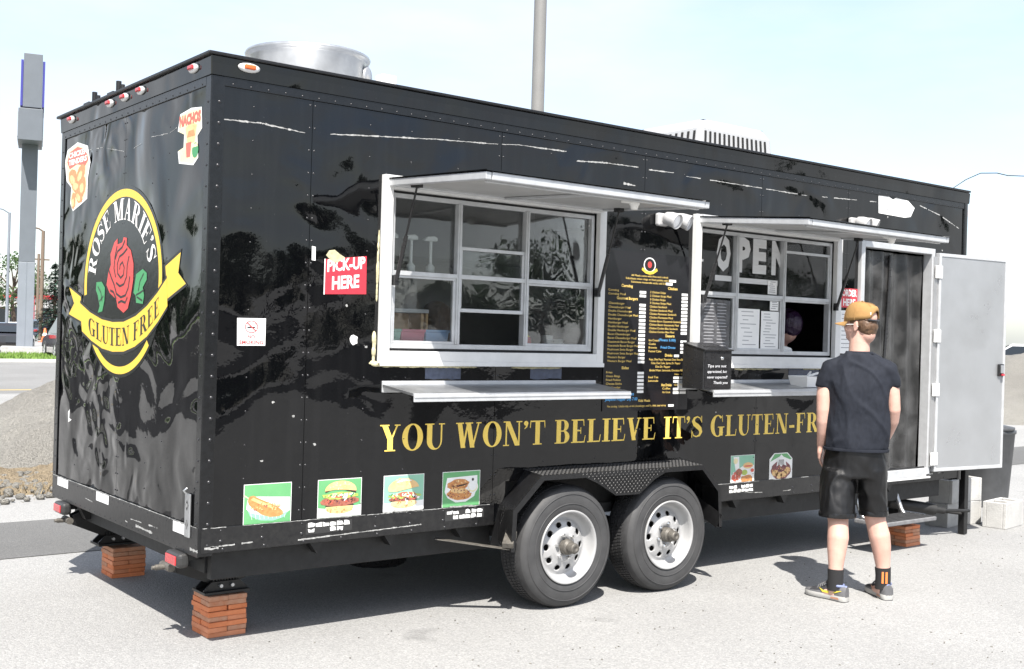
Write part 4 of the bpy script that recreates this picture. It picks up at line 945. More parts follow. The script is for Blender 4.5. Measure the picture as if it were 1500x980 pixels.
# ---------------------------------------------------------------- serving windows
def serving_window(x0,x1,mull,raised,label):
    """x0..x1 outer flange; mull: mullion x; raised: index of the column whose lower sash is pushed up"""
    z0,z1=1.372,2.338; m=MB(); a,b,c,d=x0+.052,x1-.052,z0+.065,z1-.07
    m.box(x0,a,-.035,.05,z0,z1); m.box(b,x1,-.035,.05,z0,z1); m.box(a,b,-.035,.05,z0,c); m.box(a,b,-.035,.05,d,z1)
    m.box(x0-.006,x1+.006,-.040,-.036,z0-.012,z0+.012)
    fr=m.build('serving_window','alu_white',TR,bevel=.004,label=label)
    e=.014; m=MB(); y0,y1=.0,.045
    m.box(a+e,a+e+.022,y0,y1,c+e,d-e); m.box(b-e-.022,b-e,y0,y1,c+e,d-e); m.box(a+e,b-e,y0+.002,y1-.002,c+e,c+e+.026); m.box(a+e,b-e,y0+.002,y1-.002,d-e-.022,d-e)
    m.build('inner_frame','alu',fr,bevel=.002)
    m=MB(); m.box(a,a+e,.02,.05,c,d); m.box(b-e,b,.02,.05,c,d); m.box(a+e,b-e,.02,.05,c,c+e); m.box(a+e,b-e,.02,.05,d-e,d); m.build('rubber_gasket','rubber',fr)
    xs=[a+e+.022]+list(mull)+[b-e-.022]; zl,zh=c+e+.026,d-e-.022; zm=1.842
    for q in mull: m=MB(); m.box(q-.013,q+.013,-.006,.04,zl,zh); m.box(q-.004,q+.004,-.012,-.006,zl,zh); m.build('mullion','alu',fr,bevel=.002)
    for i in range(3):
        l=xs[i]+(.013 if i>0 else 0); r=xs[i+1]-(.013 if i<2 else 0)
        m=MB(); m.box(l,r,-.004,.036,zm-.012,zm+.012); m.build('transom_bar','alu',fr,bevel=.002)
        m=MB(); m.box(l,r,.030,.034,zm+.012,zh); m.build('pane','pane_glass',fr)
        lo=zl; hi=zm-.012
        if i==raised:
            lo=zl+.175 if mull[0]<2 else zl+.34
            zt=min(zh,lo+(hi-zl))
            m=MB(); m.box(l,r,.005,.026,lo,lo+.020); m.box(l,r,.005,.026,zt-.018,zt); m.box(l,l+.014,.005,.026,lo+.02,zt-.018); m.box(r-.014,r,.005,.026,lo+.02,zt-.018); m.build('sash','alu',fr,bevel=.002)
            m=MB(); m.box(l+.014,r-.014,.014,.018,lo+.02,zt-.018); m.build('pane','pane_glass',fr)
        else:
            m=MB(); m.box(l,r,.004,.026,lo,lo+.014); m.box(l,r,.004,.026,hi-.012,hi); m.box(l,l+.012,.004,.026,lo+.014,hi-.012); m.box(r-.016,r,.004,.026,lo+.014,hi-.012); m.build('sash','alu',fr,bevel=.002)
            m=MB(); m.box(l+.012,r-.016,.014,.018,lo+.014,hi-.012); m.build('pane','pane_glass',fr)
    return fr
win1=serving_window(.925,2.462,(1.422,1.890),1,'wide white framed serving window by the pick-up sign')
win2=serving_window(3.237,4.755,(3.675,4.160),2,'white framed serving window with OPEN lettering')
# expanding foam oozing round the first window
def ooze(pts,wd,seed,parent,name='foam_seal'):
    R=random.Random(seed); m=MB()
    for (a,b) in zip(pts,pts[1:]):
        n=max(3,int(math.hypot(b[0]-a[0],b[1]-a[1])/.016))
        for i in range(n):
            f=i/n; r=wd*R.uniform(.5,1.25); hz=abs(b[0]-a[0])>abs(b[1]-a[1]); ll=R.uniform(.02,.04); m.ball((a[0]+(b[0]-a[0])*f+R.uniform(-.002,.002),-.001,a[1]+(b[1]-a[1])*f+R.uniform(-.002,.002)),ll if hz else r*.7,r*.4,r*.7 if hz else ll,7,5)
    m.build(name,'foam',parent)
ooze([(.915,2.02),(.912,1.69)],.010,1,win1); ooze([(.905,1.50),(.902,1.38),(.93,1.358)],.016,2,win1); ooze([(.93,1.360),(1.55,1.356)],.010,3,win1); ooze([(1.82,1.355),(2.16,1.354)],.010,4,win1)
ooze([(3.70,1.352),(4.05,1.354)],.008,5,win2); ooze([(4.42,1.356),(4.70,1.356)],.008,6,win2)
# grey tape patches under the windows
for a,b in ((1.222,1.453),(1.936,2.17),(4.23,4.57)):
    F=Flat(SIDE,.001); R6=random.Random(int(a*100)); P=[(a,1.356),(b,1.357)]+[(b-(b-a)*i/8,1.288+R6.uniform(-.004,.006)) for i in range(9)]
    pm('tape_%d'%int(a*100),(.07,.085,.13),.25,c2=(.045,.055,.085),vs=30,bump=.003,bs=30); F.poly(P,'tape_%d'%int(a*100)); F.build('tape_patch',TR)
# awning hatches
def awning(x0,x1,zh,zf,dep,label):
    def Q(x,t_,h=0): return (x,-.03-dep*t_,zh+(zf-zh)*t_+h)
    m=MB(); m.loft([[Q(x0+.03,.03,.0),Q(x1-.03,.03,.0),Q(x1-.03,.97,.0),Q(x0+.03,.97,.0)],[Q(x0+.03,.03,.022),Q(x1-.03,.03,.022),Q(x1-.03,.97,.022),Q(x0+.03,.97,.022)]],smooth=False); aw=m.build('awning_hatch','awning_under',TR,label=label)
    m=MB()
    for P,Q2 in (((x0,0),(x0,1)),((x1,0),(x1,1))): m.bar(Q(P[0],P[1],.006),Q(Q2[0],Q2[1],.006),.032,.036)
    m.bar(Q(x0+.02,.985,.006),Q(x1-.02,.985,.006),.026,.038); m.bar(Q(x0+.02,.02,.006),Q(x1-.02,.02,.006),.03,.036); m.build('edge_frame','alu',aw,bevel=.004)
    m=MB(); m.bar(Q(x0+.02,.94,-.016),Q(x1-.02,.94,-.016),.02,.012); m.bar(Q((x0+x1)/2,.04,-.008),Q((x0+x1)/2,.95,-.008),.04,.012); m.build('stiffener','alu',aw,bevel=.002)
    m=MB(); m.add([Q(x0-.02,-.0,.0245),Q(x1+.02,-.0,.0245),Q(x1+.02,1.012,.0285),Q(x0-.02,1.012,.0285),Q(x0-.02,0,.030),Q(x1+.02,0,.030),Q(x1+.02,1.012,.034),Q(x0-.02,1.012,.034)],[(3,2,1,0),(4,5,6,7),(0,1,5,4),(1,2,6,5),(2,3,7,6),(3,0,4,7)]); m.build('top_sheet','black_side',aw)
    m=MB(); m.tube([(x0,-.035,zh+.03),(x1,-.035,zh+.03)],.014,10); m.build('hinge','alu',aw)
    for x,s_ in ((x0+.035,1),(x1-.035,-1)):
        top=Vector(Q(x,.22,-.02)); bot=Vector((x-.005*s_,-.052,1.80)); mid=top.lerp(bot,.52)
        m=MB(); m.tube([mid,bot],.011,10); st=m.build('gas_strut','plastic_black',aw)
        m=MB(); m.tube([top,mid],.0055,8); m.build('rod','black_metal',st)
        m=MB(); m.obox(top+Vector((0,0,.012)),(.022,0,0),(0,.022,0),(0,0,.014)); m.obox(bot+Vector((0,.01,0)),(.012,0,0),(0,.014,0),(0,0,.026)); m.build('end_bracket','plastic_black',st)
    m=MB(); lx=x1-.38; c=Vector(Q(lx,.80)); m.lathe([(.001,-.050),(.018,-.048),(.022,-.030),(.028,-.024),(.028,0)],tuple(c),'z',14); m.bar(c+Vector((-.09,0,-.014)),c+Vector((.0,0,-.014)),.012,.012); m.build('latch_knob','plastic_white',aw)
    return aw
awning(.965,2.425,2.292,2.252,.83,'open awning hatch over the wide left window')
awning(3.28,4.72,2.296,2.232,.85,'open awning hatch over the window with OPEN lettering')
# fold-down counters
def shelf(x0,x1,label):
    m=MB(); zb_,zf_=1.252,1.222; y0,y1=-.012,-.30
    m.loft([[(x0,y0,zb_),(x1,y0,zb_),(x1,y1,zf_),(x0,y1,zf_)],[(x0,y0,zb_+.012),(x1,y0,zb_+.012),(x1,y1,zf_+.012),(x0,y1,zf_+.012)]],smooth=False); sh=m.build('counter_shelf','galv',TR,bevel=.002,label=label)
    m=MB(); m.box(x0,x1,y1-.012,y1-.002,zf_-.030,zf_+.012); m.box(x0,x1,y1-.016,y1-.012,zf_-.010,zf_+.002); m.build('front_lip','alu',sh,bevel=.003)
    m=MB(); m.box(x0,x1,-.012,-.001,zb_-.03,zb_+.03); m.build('wall_cleat','alu',sh,bevel=.003)
    for x in (x0+.38,x1-.36):
        m=MB(); m.bar((x,-.01,1.17),(x,-.22,1.225),.03,.006); m.bar((x-.02,-.24,1.20),(x+.03,-.24,1.20),.05,.02); m.bar((x,-.27,1.205),(x,-.20,1.205),.04,.018); m.build('bracket','steel',sh,bevel=.002)
    return sh
shelf(.955,2.43,'metal counter shelf under the pick-up window'); shelf(3.13,4.72,'metal counter shelf under the order window')
# twin floodlights
def floodlight(x,z):
    m=MB(); m.box(x-.045,x+.045,-.04,-.002,z-.04,z+.04); fl=m.build('floodlight','lamp_body',TR,bevel=.012)
    for dx,tilt in ((.02,.2),(.12,.5)):
        m=MB(); m.lathe([(.016,.065),(.034,.058),(.044,.022),(.047,-.015),(.050,-.034),(.045,-.038),(.041,-.023)],(0,0,0),'y',20); c=Vector((x+dx,-.10,z-.005)); rm=Matrix.Rotation(tilt,3,'Z')@Matrix.Rotation(.35,3,'X')
        m.v=[tuple(c+rm@Vector(p)) for p in m.v]; h=m.build('lamp_head','lamp_body',fl)
        m=MB(); m.lathe([(.001,-.030),(.023,-.029),(.042,-.022)],(0,0,0),'y',20); m.v=[tuple(c+rm@Vector(p)) for p in m.v]; m.build('lamp_lens','reflector_white',fl)
        m=MB(); m.tube([(x,-.05,z),(x+dx*.6,-.08,z-.01),tuple(c+Vector((0,.05,0)))],.014,8); m.build('swivel','lamp_body',fl)
floodlight(2.935,2.275); floodlight(4.90,2.415)
# ---------------------------------------------------------------- door
m=MB(); a,b,c,d=DR; m.box(a-.03,a+.015,-.03,.05,c-.02,d+.03); m.box(b-.012,b+.03,-.03,.05,c-.02,d+.03); m.box(a+.015,b-.012,-.03,.05,d-.015,d+.03); m.box(a+.015,b-.012,-.03,.05,c-.035,c+.03); df=m.build('door_frame','alu',TR,bevel=.004)
m=MB(); m.box(a-.04,b+.04,-.034,-.008,c-.05,c-.036); m.build('sill','alu_white',df,bevel=.003)
# insect-screen curtain of two overlapping wavy sheets
R8=random.Random(4)
for (xa,xb,yy,ph) in ((5.06,5.45,.035,.0),(5.40,5.90,.055,1.7)):
    m=MB(); nx,nz=26,40; vs=[]; fs=[]
    for j in range(nz+1):
        for i in range(nx+1):
            x=xa+(xb-xa)*i/nx-(.10*((nz-j)/nz)**1.6 if (xa<5.2 and i>nx*.6) else 0)*(i/nx-.6)/.4; z=.59+1.65*j/nz
            vs.append((x,yy+.010*math.sin(i*.55+ph+.03*j)+.012*noise.noise(Vector((x*5,z*2.2,ph))),z))
    for j in range(nz):
        for i in range(nx): q=j*(nx+1)+i; fs.append((q,q+1,q+nx+2,q+nx+1))
    m.add(vs,fs,0,True); m.build('screen_curtain','screen_mesh',df)
m=MB(); pts=[(5.44-.14*(1-j/12)**1.6,.028,.60+1.62*j/12) for j in range(13)]; m.tube(pts,.012,8); m.build('curtain_edge','plastic_black',df)
# open leaf folded back along the wall
hx,hy=5.965,-.035; th=rad(6.5); U=Vector((math.cos(th),-math.sin(th),0)); V=Vector((math.sin(th),math.cos(th),0)); Hn=Vector((hx,hy,0))
def leaf(u0,u1,v0,v1,z0,z1): 
    c=Hn+U*(u0+u1)/2+V*(v0+v1)/2+Vector((0,0,(z0+z1)/2)); return c,U*(u1-u0)/2,V*(v1-v0)/2,Vector((0,0,(z1-z0)/2))
m=MB(); m.obox(*leaf(.045,.845,-.012,.022,.585,2.245)); dl=m.build('door_leaf','door_sheet',TR,bevel=.002,label='open pale metal door folded back against the wall')
m=MB()
for q in ((.02,.046,-.018,.024,.56,2.27),(.844,.87,-.018,.024,.56,2.27),(.046,.844,-.018,.024,2.244,2.27),(.046,.844,-.018,.024,.56,.586)): m.obox(*leaf(*q))
m.build('edge_frame','alu',dl,bevel=.003)
m=MB(); m.obox(*leaf(-.03,.018,-.006,.010,.60,2.24)); m.build('hinge_strip','steel',dl)
for z in (.66,1.20,1.62,2.12): m=MB(); m.obox(*leaf(-.03,.05,-.026,-.014,z-.05,z+.05)); m.obox(*leaf(-.005,.012,-.034,-.024,z-.05,z+.05)); m.build('hinge','alu_white',dl,bevel=.004)
m=MB(); m.obox(*leaf(.775,.845,-.030,-.014,1.31,1.41)); hl=m.build('latch','plastic_black',dl,bevel=.006)
m=MB(); m.obox(*leaf(.79,.822,-.045,-.030,1.335,1.40)); m.build('paddle','galv',hl,bevel=.004); m=MB(); m.obox(*leaf(.80,.83,-.048,-.030,1.315,1.33)); m.build('release_tab','sign_red',hl,bevel=.003)
F=Flat(SIDE,.0095); F.poly([(6.02,.56),(6.32,.565),(6.32,.585),(6.02,.585)],'shoe_grey'); F.build('grey_label',TR)
# folding step
m=MB(); m.box(5.12,5.80,-.20,.06,.215,.245); st=m.build('folding_step','tread_grey',TR,bevel=.006)
for i in range(6): m=MB(); m.box(5.14,5.78,-.185+i*.04,-.165+i*.04,.245,.251); m.build('grip_strip','rubber',st)
for x in (5.2,5.72): m=MB(); m.tube([(x,.02,.23),(x+.01,.06,.27),(x+.01,.10,.36),(x,.12,.46)],.016,8); m.build('step_arm','steel',st)
# tongue, front stand legs and coupler at the far right
m=MB(); m.bar((6.3,.35,.40),(7.7,1.05,.40),.06,.10); m.bar((6.3,1.9,.40),(7.7,1.2,.40),.06,.10); m.build('tow_tongue','chassis',TR,bevel=.005)
m=MB(); m.bar((6.615,.06,0.005),(6.615,.06,.585),.055,.055); m.build('stand_leg','black_metal',TR,bevel=.004)
m=MB(); m.bar((6.2,.40,.005),(6.2,.40,.46),.05,.05); m.bar((6.28,.50,.005),(6.28,.50,.46),.05,.05); m.build('stand_leg','black_metal',TR,bevel=.004)
m=MB(); m.tube([(5.92,.30,.28),(6.26,.10,.225)],.045,12); m.tube([(6.24,.11,.228),(6.33,.06,.215)],.028,12); m.tube([(6.30,.075,.218),(6.62,.01,.20)],.013,8); m.tube([(6.2,.30,.22),(6.6,.06,.17)],.012,8); m.build('stabiliser_arm','chassis',TR)
m=MB(); m.box(6.40,6.475,.03,.08,2.42,2.44); m.build('bracket','black_metal',TR)

# ---------------------------------------------------------------- lettering and stickers on the side
F=Flat(SIDE,.0012,.00012); s="YOU WON'T BELIEVE IT'S GLUTEN-FREE"; wtot=serif_width(s); xa,xb=.955,4.83; za,zb=.918,1.055
u_=0
for c in s:
    if c!=' ':
        F=Flat(SIDE,.0012,.00012); serif_on(F,c,lambda u,v:(xa+(u_+u)*(xb-xa)/wtot,za-.008*(u_+u)/wtot+v*(zb-za)),'gold'); F.build('letter',TR)
    u_+=glyph(c)[1]+.075
def sign(name,poly,mat,label=None,h=.0015): F=Flat(SIDE,h); F.poly(poly,mat,0); return F
F=sign('pick_up_sign',[(.612,1.885),(.845,1.915),(.848,1.722),(.612,1.712)],'sign_red',h=.004); F.poly([(.605,1.71),(.611,1.71),(.611,1.887),(.605,1.887)],'sign_letters',0)
put_text(F,'PICK-UP',.622,.838,1.822,1.885,'sign_letters',2,.035,rise=.008); put_text(F,'HERE',.65,.805,1.735,1.803,'sign_letters',2,.035,rise=.008)
F.poly([(.612,1.905),(.63,1.93),(.66,1.935),(.69,1.915),(.72,1.90),(.70,1.885),(.67,1.87),(.64,1.88)],'foam',3); F.build('pick_up_sign',TR,'red PICK-UP HERE sign with peeling corner')
F=sign('no',[(.153,1.580),(.300,1.582),(.300,1.452),(.156,1.450)],'paper',h=.003)
n=28; cx,cz=.227,1.540
for i in range(n):
    A,B=2*math.pi*i/n,2*math.pi*(i+1)/n; F.poly([(cx+.034*math.cos(A),cz+.030*math.sin(A)),(cx+.034*math.cos(B),cz+.030*math.sin(B)),(cx+.029*math.cos(B),cz+.0255*math.sin(B)),(cx+.029*math.cos(A),cz+.0255*math.sin(A))],'pink_red',1)
F.poly([(.205,1.534),(.245,1.534),(.245,1.541),(.205,1.541)],'line_black',1); F.line([(.247,1.541),(.25,1.55),(.246,1.558)],.003,'line_black',1); F.line([(.205,1.559),(.249,1.521)],.006,'pink_red',2)
put_text(F,'NO',.208,.246,1.485,1.502,'pink_red',2,.03); put_text(F,'SMOKING',.166,.290,1.458,1.476,'pink_red',2,.03); F.build('no_smoking_sign',TR,'white NO SMOKING sticker with red symbol')
F=sign('order',[(4.80,1.942),(4.995,1.942),(4.993,1.802),(4.80,1.802)],'sign_red',h=.004); put_text(F,'ORDER',4.81,4.985,1.884,1.935,'sign_letters',2,.035); put_text(F,'HERE',4.825,4.97,1.815,1.868,'sign_letters',2,.035); F.build('order_here_sign',TR,'red ORDER HERE sign beside the doorway')
F=sign('notice',[(4.80,1.78),(4.985,1.78),(4.985,1.47),(4.80,1.47)],'paper',h=.003)
for i in range(9): F.poly([(4.815,1.755-i*.03),(4.96-.02*(i%3),1.755-i*.03),(4.96-.02*(i%3),1.749-i*.03),(4.815,1.749-i*.03)],'print_grey',1)
F.build('paper_notice',TR,'white paper notice under the ORDER HERE sign')
m=MB(); m.box(4.772,4.795,-.012,0,.62,2.30); m.build('wall_trim','alu_white',TR,bevel=.003)
# food pictures: printed squares
def pic(x0,bg,w_=.25,z0=.597,h_=.195): 
    F=Flat(SIDE,.0012,.0003); F.poly([(x0,z0),(x0+w_,z0),(x0+w_,z0+h_),(x0,z0+h_)],'pic_white',0); e=.003; F.poly([(x0+e,z0+e),(x0+w_-e,z0+e),(x0+w_-e,z0+h_-e),(x0+e,z0+h_-e)],bg,1); F.o=(x0,z0,w_,h_); return F
def PP(F,pts,m,l): x0,z0,w_,h_=F.o; F.poly([(x0+a*w_,z0+b*h_) for a,b in pts],m,l)
def PE(F,cx,cy,rx,ry,m,l,rot=0.,jit=.03,n=26,a0=0,a1=360): x0,z0,w_,h_=F.o; F.ell(x0+cx*w_,z0+cy*h_,rx*w_,ry*h_,m,l,n,rot,a0,a1,jit)
def PL(F,pts,wd,m,l): x0,z0,w_,h_=F.o; F.line([(x0+a*w_,z0+b*h_) for a,b in pts],wd*w_,m,l)
def SP(F,cx,cy,rx,ry,mats,n,l,seed,s0=.012,s1=.03):
    R=random.Random(seed)
    for i in range(n):
        a=R.uniform(0,6.283); r=math.sqrt(R.random()); PE(F,cx+rx*r*math.cos(a),cy+ry*r*math.sin(a),R.uniform(s0,s1),R.uniform(s0,s1)*.7,R.choice(mats),l+.02*i,R.uniform(0,3),.3,7)
F=pic(.212,'pic_green'); PP(F,[(.08,.62),(.15,.70),(.97,.63),(.97,.30),(.80,.16),(.55,.12),(.25,.20),(.06,.40)],'pic_white',2)
PP(F,[(.08,.38),(.16,.30),(.40,.22),(.70,.20),(.94,.28),(.85,.14),(.62,.07),(.35,.10),(.14,.22)],'pic_mint',3)
for i in range(9): PL(F,[(.15+i*.09,.30-.02*min(i,4)),(.18+i*.085,.13)],.006,'pic_white',4)
PE(F,.78,.48,.11,.09,'pic_cheese',3); PL(F,[(.0,.74),(.10,.66)],.02,'pic_cheese',4)
PP(F,[(.08,.60),(.12,.70),(.20,.72),(.32,.64),(.50,.54),(.70,.42),(.82,.30),(.83,.22),(.74,.17),(.55,.17),(.38,.24),(.22,.38),(.11,.50)],'pic_fried',5); PP(F,[(.14,.62),(.20,.67),(.40,.55),(.66,.40),(.62,.36),(.38,.48)],'pic_bun',6); SP(F,.46,.42,.30,.10,['pic_fried','pic_bun','pic_meat'],40,7,1); F.build('food_picture',TR,'picture of a corn dog in a paper tray')
def burger(x0,bg,pale,lab):
    F=pic(x0,bg); PP(F,[(.0,.28),(.25,.24),(1,.30),(1,.03),(0,.03)],'pic_white',2); bun='pic_bun_pale' if pale else 'pic_bun'
    PE(F,.50,.24,.32,.14,bun,3); PP(F,[(.17,.30),(.83,.30),(.80,.36),(.20,.36)],'pic_dark',4)
    if pale:
        PE(F,.5,.36,.34,.07,'pic_meat',5); PE(F,.5,.43,.38,.07,'pic_lettuce',6,jit=.16); PP(F,[(.20,.44),(.45,.54),(.75,.52),(.82,.44),(.5,.42)],'pic_tomato',7); PP(F,[(.52,.44),(.62,.44),(.59,.20),(.55,.20)],'pic_white',8); PP(F,[(.70,.42),(.86,.34),(.90,.38),(.72,.47)],'pic_white',8)
        P=[(.13,.57),(.30,.56),(.60,.62),(.86,.66)]+[(.49+.38*math.cos(t_),.64+.26*math.sin(t_)) for t_ in [rad(a) for a in range(0,181,15)]]
    else:
        PE(F,.5,.43,.44,.13,'pic_meat',5,jit=.06); PE(F,.5,.57,.40,.09,'pic_lettuce',6,jit=.16); PP(F,[(.25,.55),(.55,.50),(.58,.56),(.30,.58)],'pic_tomato',7); PP(F,[(.52,.62),(.68,.60),(.66,.48),(.60,.42),(.57,.50)],'pic_white',7); PE(F,.38,.60,.08,.035,'pic_cheese',7); PE(F,.77,.59,.08,.035,'pic_cheese',7)
        PP(F,[(.17,.66),(.30,.72),(.60,.70),(.87,.62),(.86,.68),(.17,.73)],'pic_dark',7)
        P=[(.16,.70),(.40,.73),(.65,.71),(.87,.67)]+[(.515+.36*math.cos(t_),.70+.25*math.sin(t_)) for t_ in [rad(a) for a in range(0,181,15)]]
    PP(F,P,bun,8); PP(F,[(.30,.80),(.42,.88),(.62,.88),(.70,.82),(.55,.84)],'pic_bun_pale' if not pale else 'pic_white',9)
    sd0=int(x0*100); SP(F,.5,.82,.26,.10,['pic_bun','pic_bun_pale','pic_cheese'],34,10,sd0); SP(F,.5,.22,.28,.07,['pic_bun','pic_bun_pale','pic_fried'],24,10,sd0+1); SP(F,.5,.43 if not pale else .37,.36,.06,['pic_meat','pic_dark','pic_choc','pic_tomato'],46,10,sd0+2,.012,.035); SP(F,.5,.57 if not pale else .46,.36,.05,['pic_lettuce','pic_cheese','pic_white','leaf_green'],30,11,sd0+3,.012,.035)
    F.build('food_picture',TR,lab)
burger(.605,'pic_green',False,'picture of a thick hamburger on green'); burger(.985,'pic_mint',True,'picture of a pale bun cheeseburger with tomato')
F=pic(1.353,'pic_green'); PP(F,[(.06,.45),(.12,.83),(.92,.86),(.93,.55),(.85,.28),(.62,.14),(.35,.14),(.14,.28)],'pic_white',2); PE(F,.42,.63,.30,.15,'pic_fried',3,rot=.05,jit=.07); PP(F,[(.22,.60),(.45,.62),(.68,.66),(.60,.60),(.36,.56)],'pic_dark',4); PE(F,.46,.36,.33,.16,'pic_fried',4,rot=-.08,jit=.07); PE(F,.45,.46,.24,.07,'pic_bun',5,rot=-.08,jit=.05); PE(F,.80,.54,.145,.17,'pic_white',6); PE(F,.80,.54,.12,.14,'pic_cheese',7); PE(F,.80,.56,.11,.12,'pic_white',8); PE(F,.80,.75,.03,.04,'pic_dark',7); SP(F,.44,.62,.26,.12,['pic_fried','pic_bun','pic_meat'],40,9,5); SP(F,.46,.36,.30,.13,['pic_fried','pic_bun','pic_meat','pic_choc'],50,9,6); F.build('food_picture',TR,'picture of fried chicken pieces on a white plate')
F=pic(3.66,'pic_mint',.24,.592,.188); PP(F,[(.02,.02),(.98,.02),(.98,.62),(.60,.66),(.30,.50),(.02,.30)],'pic_white',2); PP(F,[(.10,.95),(.34,.95),(.36,.45),(.22,.40)],'pic_white',3); PE(F,.2,.80,.09,.10,'pic_cheese',4); PE(F,.22,.25,.18,.17,'pic_tomato',4,jit=.12); PE(F,.35,.40,.13,.13,'pic_meat',5,jit=.12); PE(F,.68,.14,.26,.15,'pic_fried',5,jit=.12); PE(F,.72,.62,.21,.11,'pic_bun',5); PE(F,.72,.60,.17,.03,'pic_tomato',6); PE(F,.90,.44,.10,.09,'pic_white',6); PE(F,.90,.44,.075,.065,'pic_tomato',7); PE(F,.58,.38,.12,.10,'pic_lettuce',3); SP(F,.25,.28,.18,.18,['pic_tomato','pic_meat','pic_white','pic_fried'],40,8,8); SP(F,.68,.14,.25,.12,['pic_fried','pic_bun','pic_meat'],30,8,9); F.build('food_picture',TR,'picture of a milkshake with burger and chicken')
F=Flat(SIDE,.0012,.0003); F.o=(4.055,.588,.245,.19); PP(F,[(0,0),(1,0),(1,.78),(.78,1),(.20,1),(0,.80)],'pic_white',0); PP(F,[(.03,.70),(.22,.97),(.76,.97),(.97,.76),(.9,.74),(.5,.9)],'pic_green',1)
PE(F,.5,.38,.43,.34,'pic_choc',2,jit=.05); 
for cx_,cy_ in ((.25,.28),(.42,.20),(.62,.22),(.78,.36)): PE(F,cx_,cy_,.13,.12,'pic_bun',3,jit=.08)
PE(F,.5,.45,.22,.10,'pic_choc',4); PP(F,[(.30,.52),(.36,.78),(.50,.95),(.66,.80),(.74,.52),(.6,.58),(.5,.50),(.42,.58)],'pic_white',5)
for i in range(5): PL(F,[(.38+.06*i,.56),(.42+.045*i,.76)],.025,'pic_dark',6)
SP(F,.5,.32,.40,.24,['pic_choc','pic_bun','pic_fried','pic_dark'],70,7,10); F.build('food_picture',TR,'picture of funnel cake with chocolate and cream')
# ---------------------------------------------------------------- menu board
m=MB(); m.box(2.492,3.222,-.006,-.001,1.095,2.062); mbd=m.build('menu_board','menu_board',TR,label='tall black menu board with yellow text and white price tags')
F=Flat(SIDE,.0068,.0002)
F.ell(2.855,1.990,.052,.046,'sticker_white',0,24); F.ell(2.855,1.990,.044,.039,'line_black',1,24); F.ell(2.855,1.992,.018,.020,'rose_red',2,12); F.line([(2.79,1.965),(2.825,1.945),(2.855,1.940),(2.885,1.945),(2.92,1.965)],.018,'yellow',3)
def ml(s,x,z,wd,h=.013,m='menu_yellow',b=.0): put_text(F,s,x,x+wd,z,z+h,m,2,b)
def tagp(x,z,wd=.055,h=.0155): F.poly([(x,z),(x+wd,z),(x+wd,z+h),(x,z+h)],'menu_white',1)
ml('All Meals come with fries and a drink',2.70,1.915,.32,.012); ml('Substitute onion rings or fried pickles add 2.00',2.655,1.895,.40,.012); ml('Substitute mozzarella sticks add 3.00',2.70,1.875,.31,.012); tagp(3.03,1.893,.06,.016); tagp(3.0,1.873,.06,.016)
ml('Corndog',2.62,1.845,.095,.018,b=.02); ml('Chicken',3.02,1.845,.085,.018,b=.02)
zz=1.818
for s,wd in (('Corndog',.085),('Corndog Meal',.14)): ml(s,2.515,zz,wd); tagp(2.775,zz-.006); zz-=.0225
ml('Gourmet Burgers',2.585,zz-.004,.175,.018,b=.02); zz-=.034
for s,wd in (('Cheeseburger',.13),('Cheeseburger Meal',.18),('Double Cheeseburger',.195),('Double Cheeseburger Meal',.245),('Hamburger',.11),('Hamburger Meal',.16),('Double Hamburger',.17),('Double Hamburger Meal',.225),('Bacon Cheeseburger',.185),('Bacon Cheeseburger Meal',.235),('Guacamole Bacon Burger',.225),('Guacamole Bacon Burger Meal',.26),('Mushroom Swiss Burger',.215),('Mushroom Swiss Burger Meal',.26),('Western Burger',.15),('Western Burger Meal',.20)): ml(s,2.52,zz,wd); tagp(2.775,zz-.006); zz-=.0232
ml('Sides',2.64,zz-.02,.06,.018,b=.02); zz-=.045
for s,wd in (('Fries',.05),('Onion Rings',.115),('Fried Pickles',.12),('Cheese Sticks',.13),('Side Sampler',.12),('Jalapeno Poppers',.15)):
    if zz>1.16: ml(s,2.515,zz,wd); 
    tagp(2.775,zz-.006); zz-=.0228
ml('Milkshake Single 3.99',2.51,1.185,.24,.018,'chalk_blue',.01); ml('Jalapeno Popper Dip 7.00',2.51,1.158,.27,.019,'chalk_blue',.01); ml('Kids Meals',2.79,1.148,.10,.016,b=.02); ml('Mini corndog, 1 chicken strip, or mini cheeseburger, small fry, drink, treat and toy',2.53,1.118,.50,.013); tagp(3.05,1.115,.05,.014)
zz=1.818
for s,wd in (('2 Chicken Strips',.135),('2 Chicken Strips Meal',.185),('3 Chicken Strips',.135),('3 Chicken Strips Meal',.185),('Chicken Sandwich',.15),('Chicken Sandwich Meal',.20),('Chicken Parmesan Sandwich',.235),('Chicken Parmesan Meal',.205),('Chicken Bacon Guacamole Sandwich',.28),('Chicken Bacon Guacamole Meal',.26),('Chicken Cordon Bleu Sandwich',.25),('Chicken Cordon Bleu Meal',.22)): ml(s,2.865,zz,wd); tagp(3.145,zz-.006); zz-=.0222
ml('Desserts',3.01,zz-.003,.08,.018,b=.02); zz-=.030
for i,(s,wd) in enumerate((('Ice Cream',.09),('Cookie',.06),('Brownie',.07),('Funnel Cake',.11))): ml(s,2.865,zz,wd); tagp(3.145,zz-.006); zz-=.0225
ml('(Floats 5.00)',2.95,zz+.092,.15,.016,'chalk_blue'); ml('Fried Oreos',2.97,zz+.046,.13,.016,'chalk_blue')
ml('Drinks',3.01,zz-.004,.065,.018,b=.02); tagp(3.09,zz-.006,.045); zz-=.028
for s,wd in (('Pepsi, Diet Pepsi, Mountain Dew, Root Beer',.32),('Coke, Diet Coke, Sprite, Dr. Pepper',.26),('Diet Dr. Pepper',.13),('Bottled Water, Lemonade, Chocolate Milk',.30)): ml(s,2.875+(.31-wd)*.3,zz,wd,.013); zz-=.0225
ml('16oz  24oz',3.10,zz,.10,.010); zz-=.020
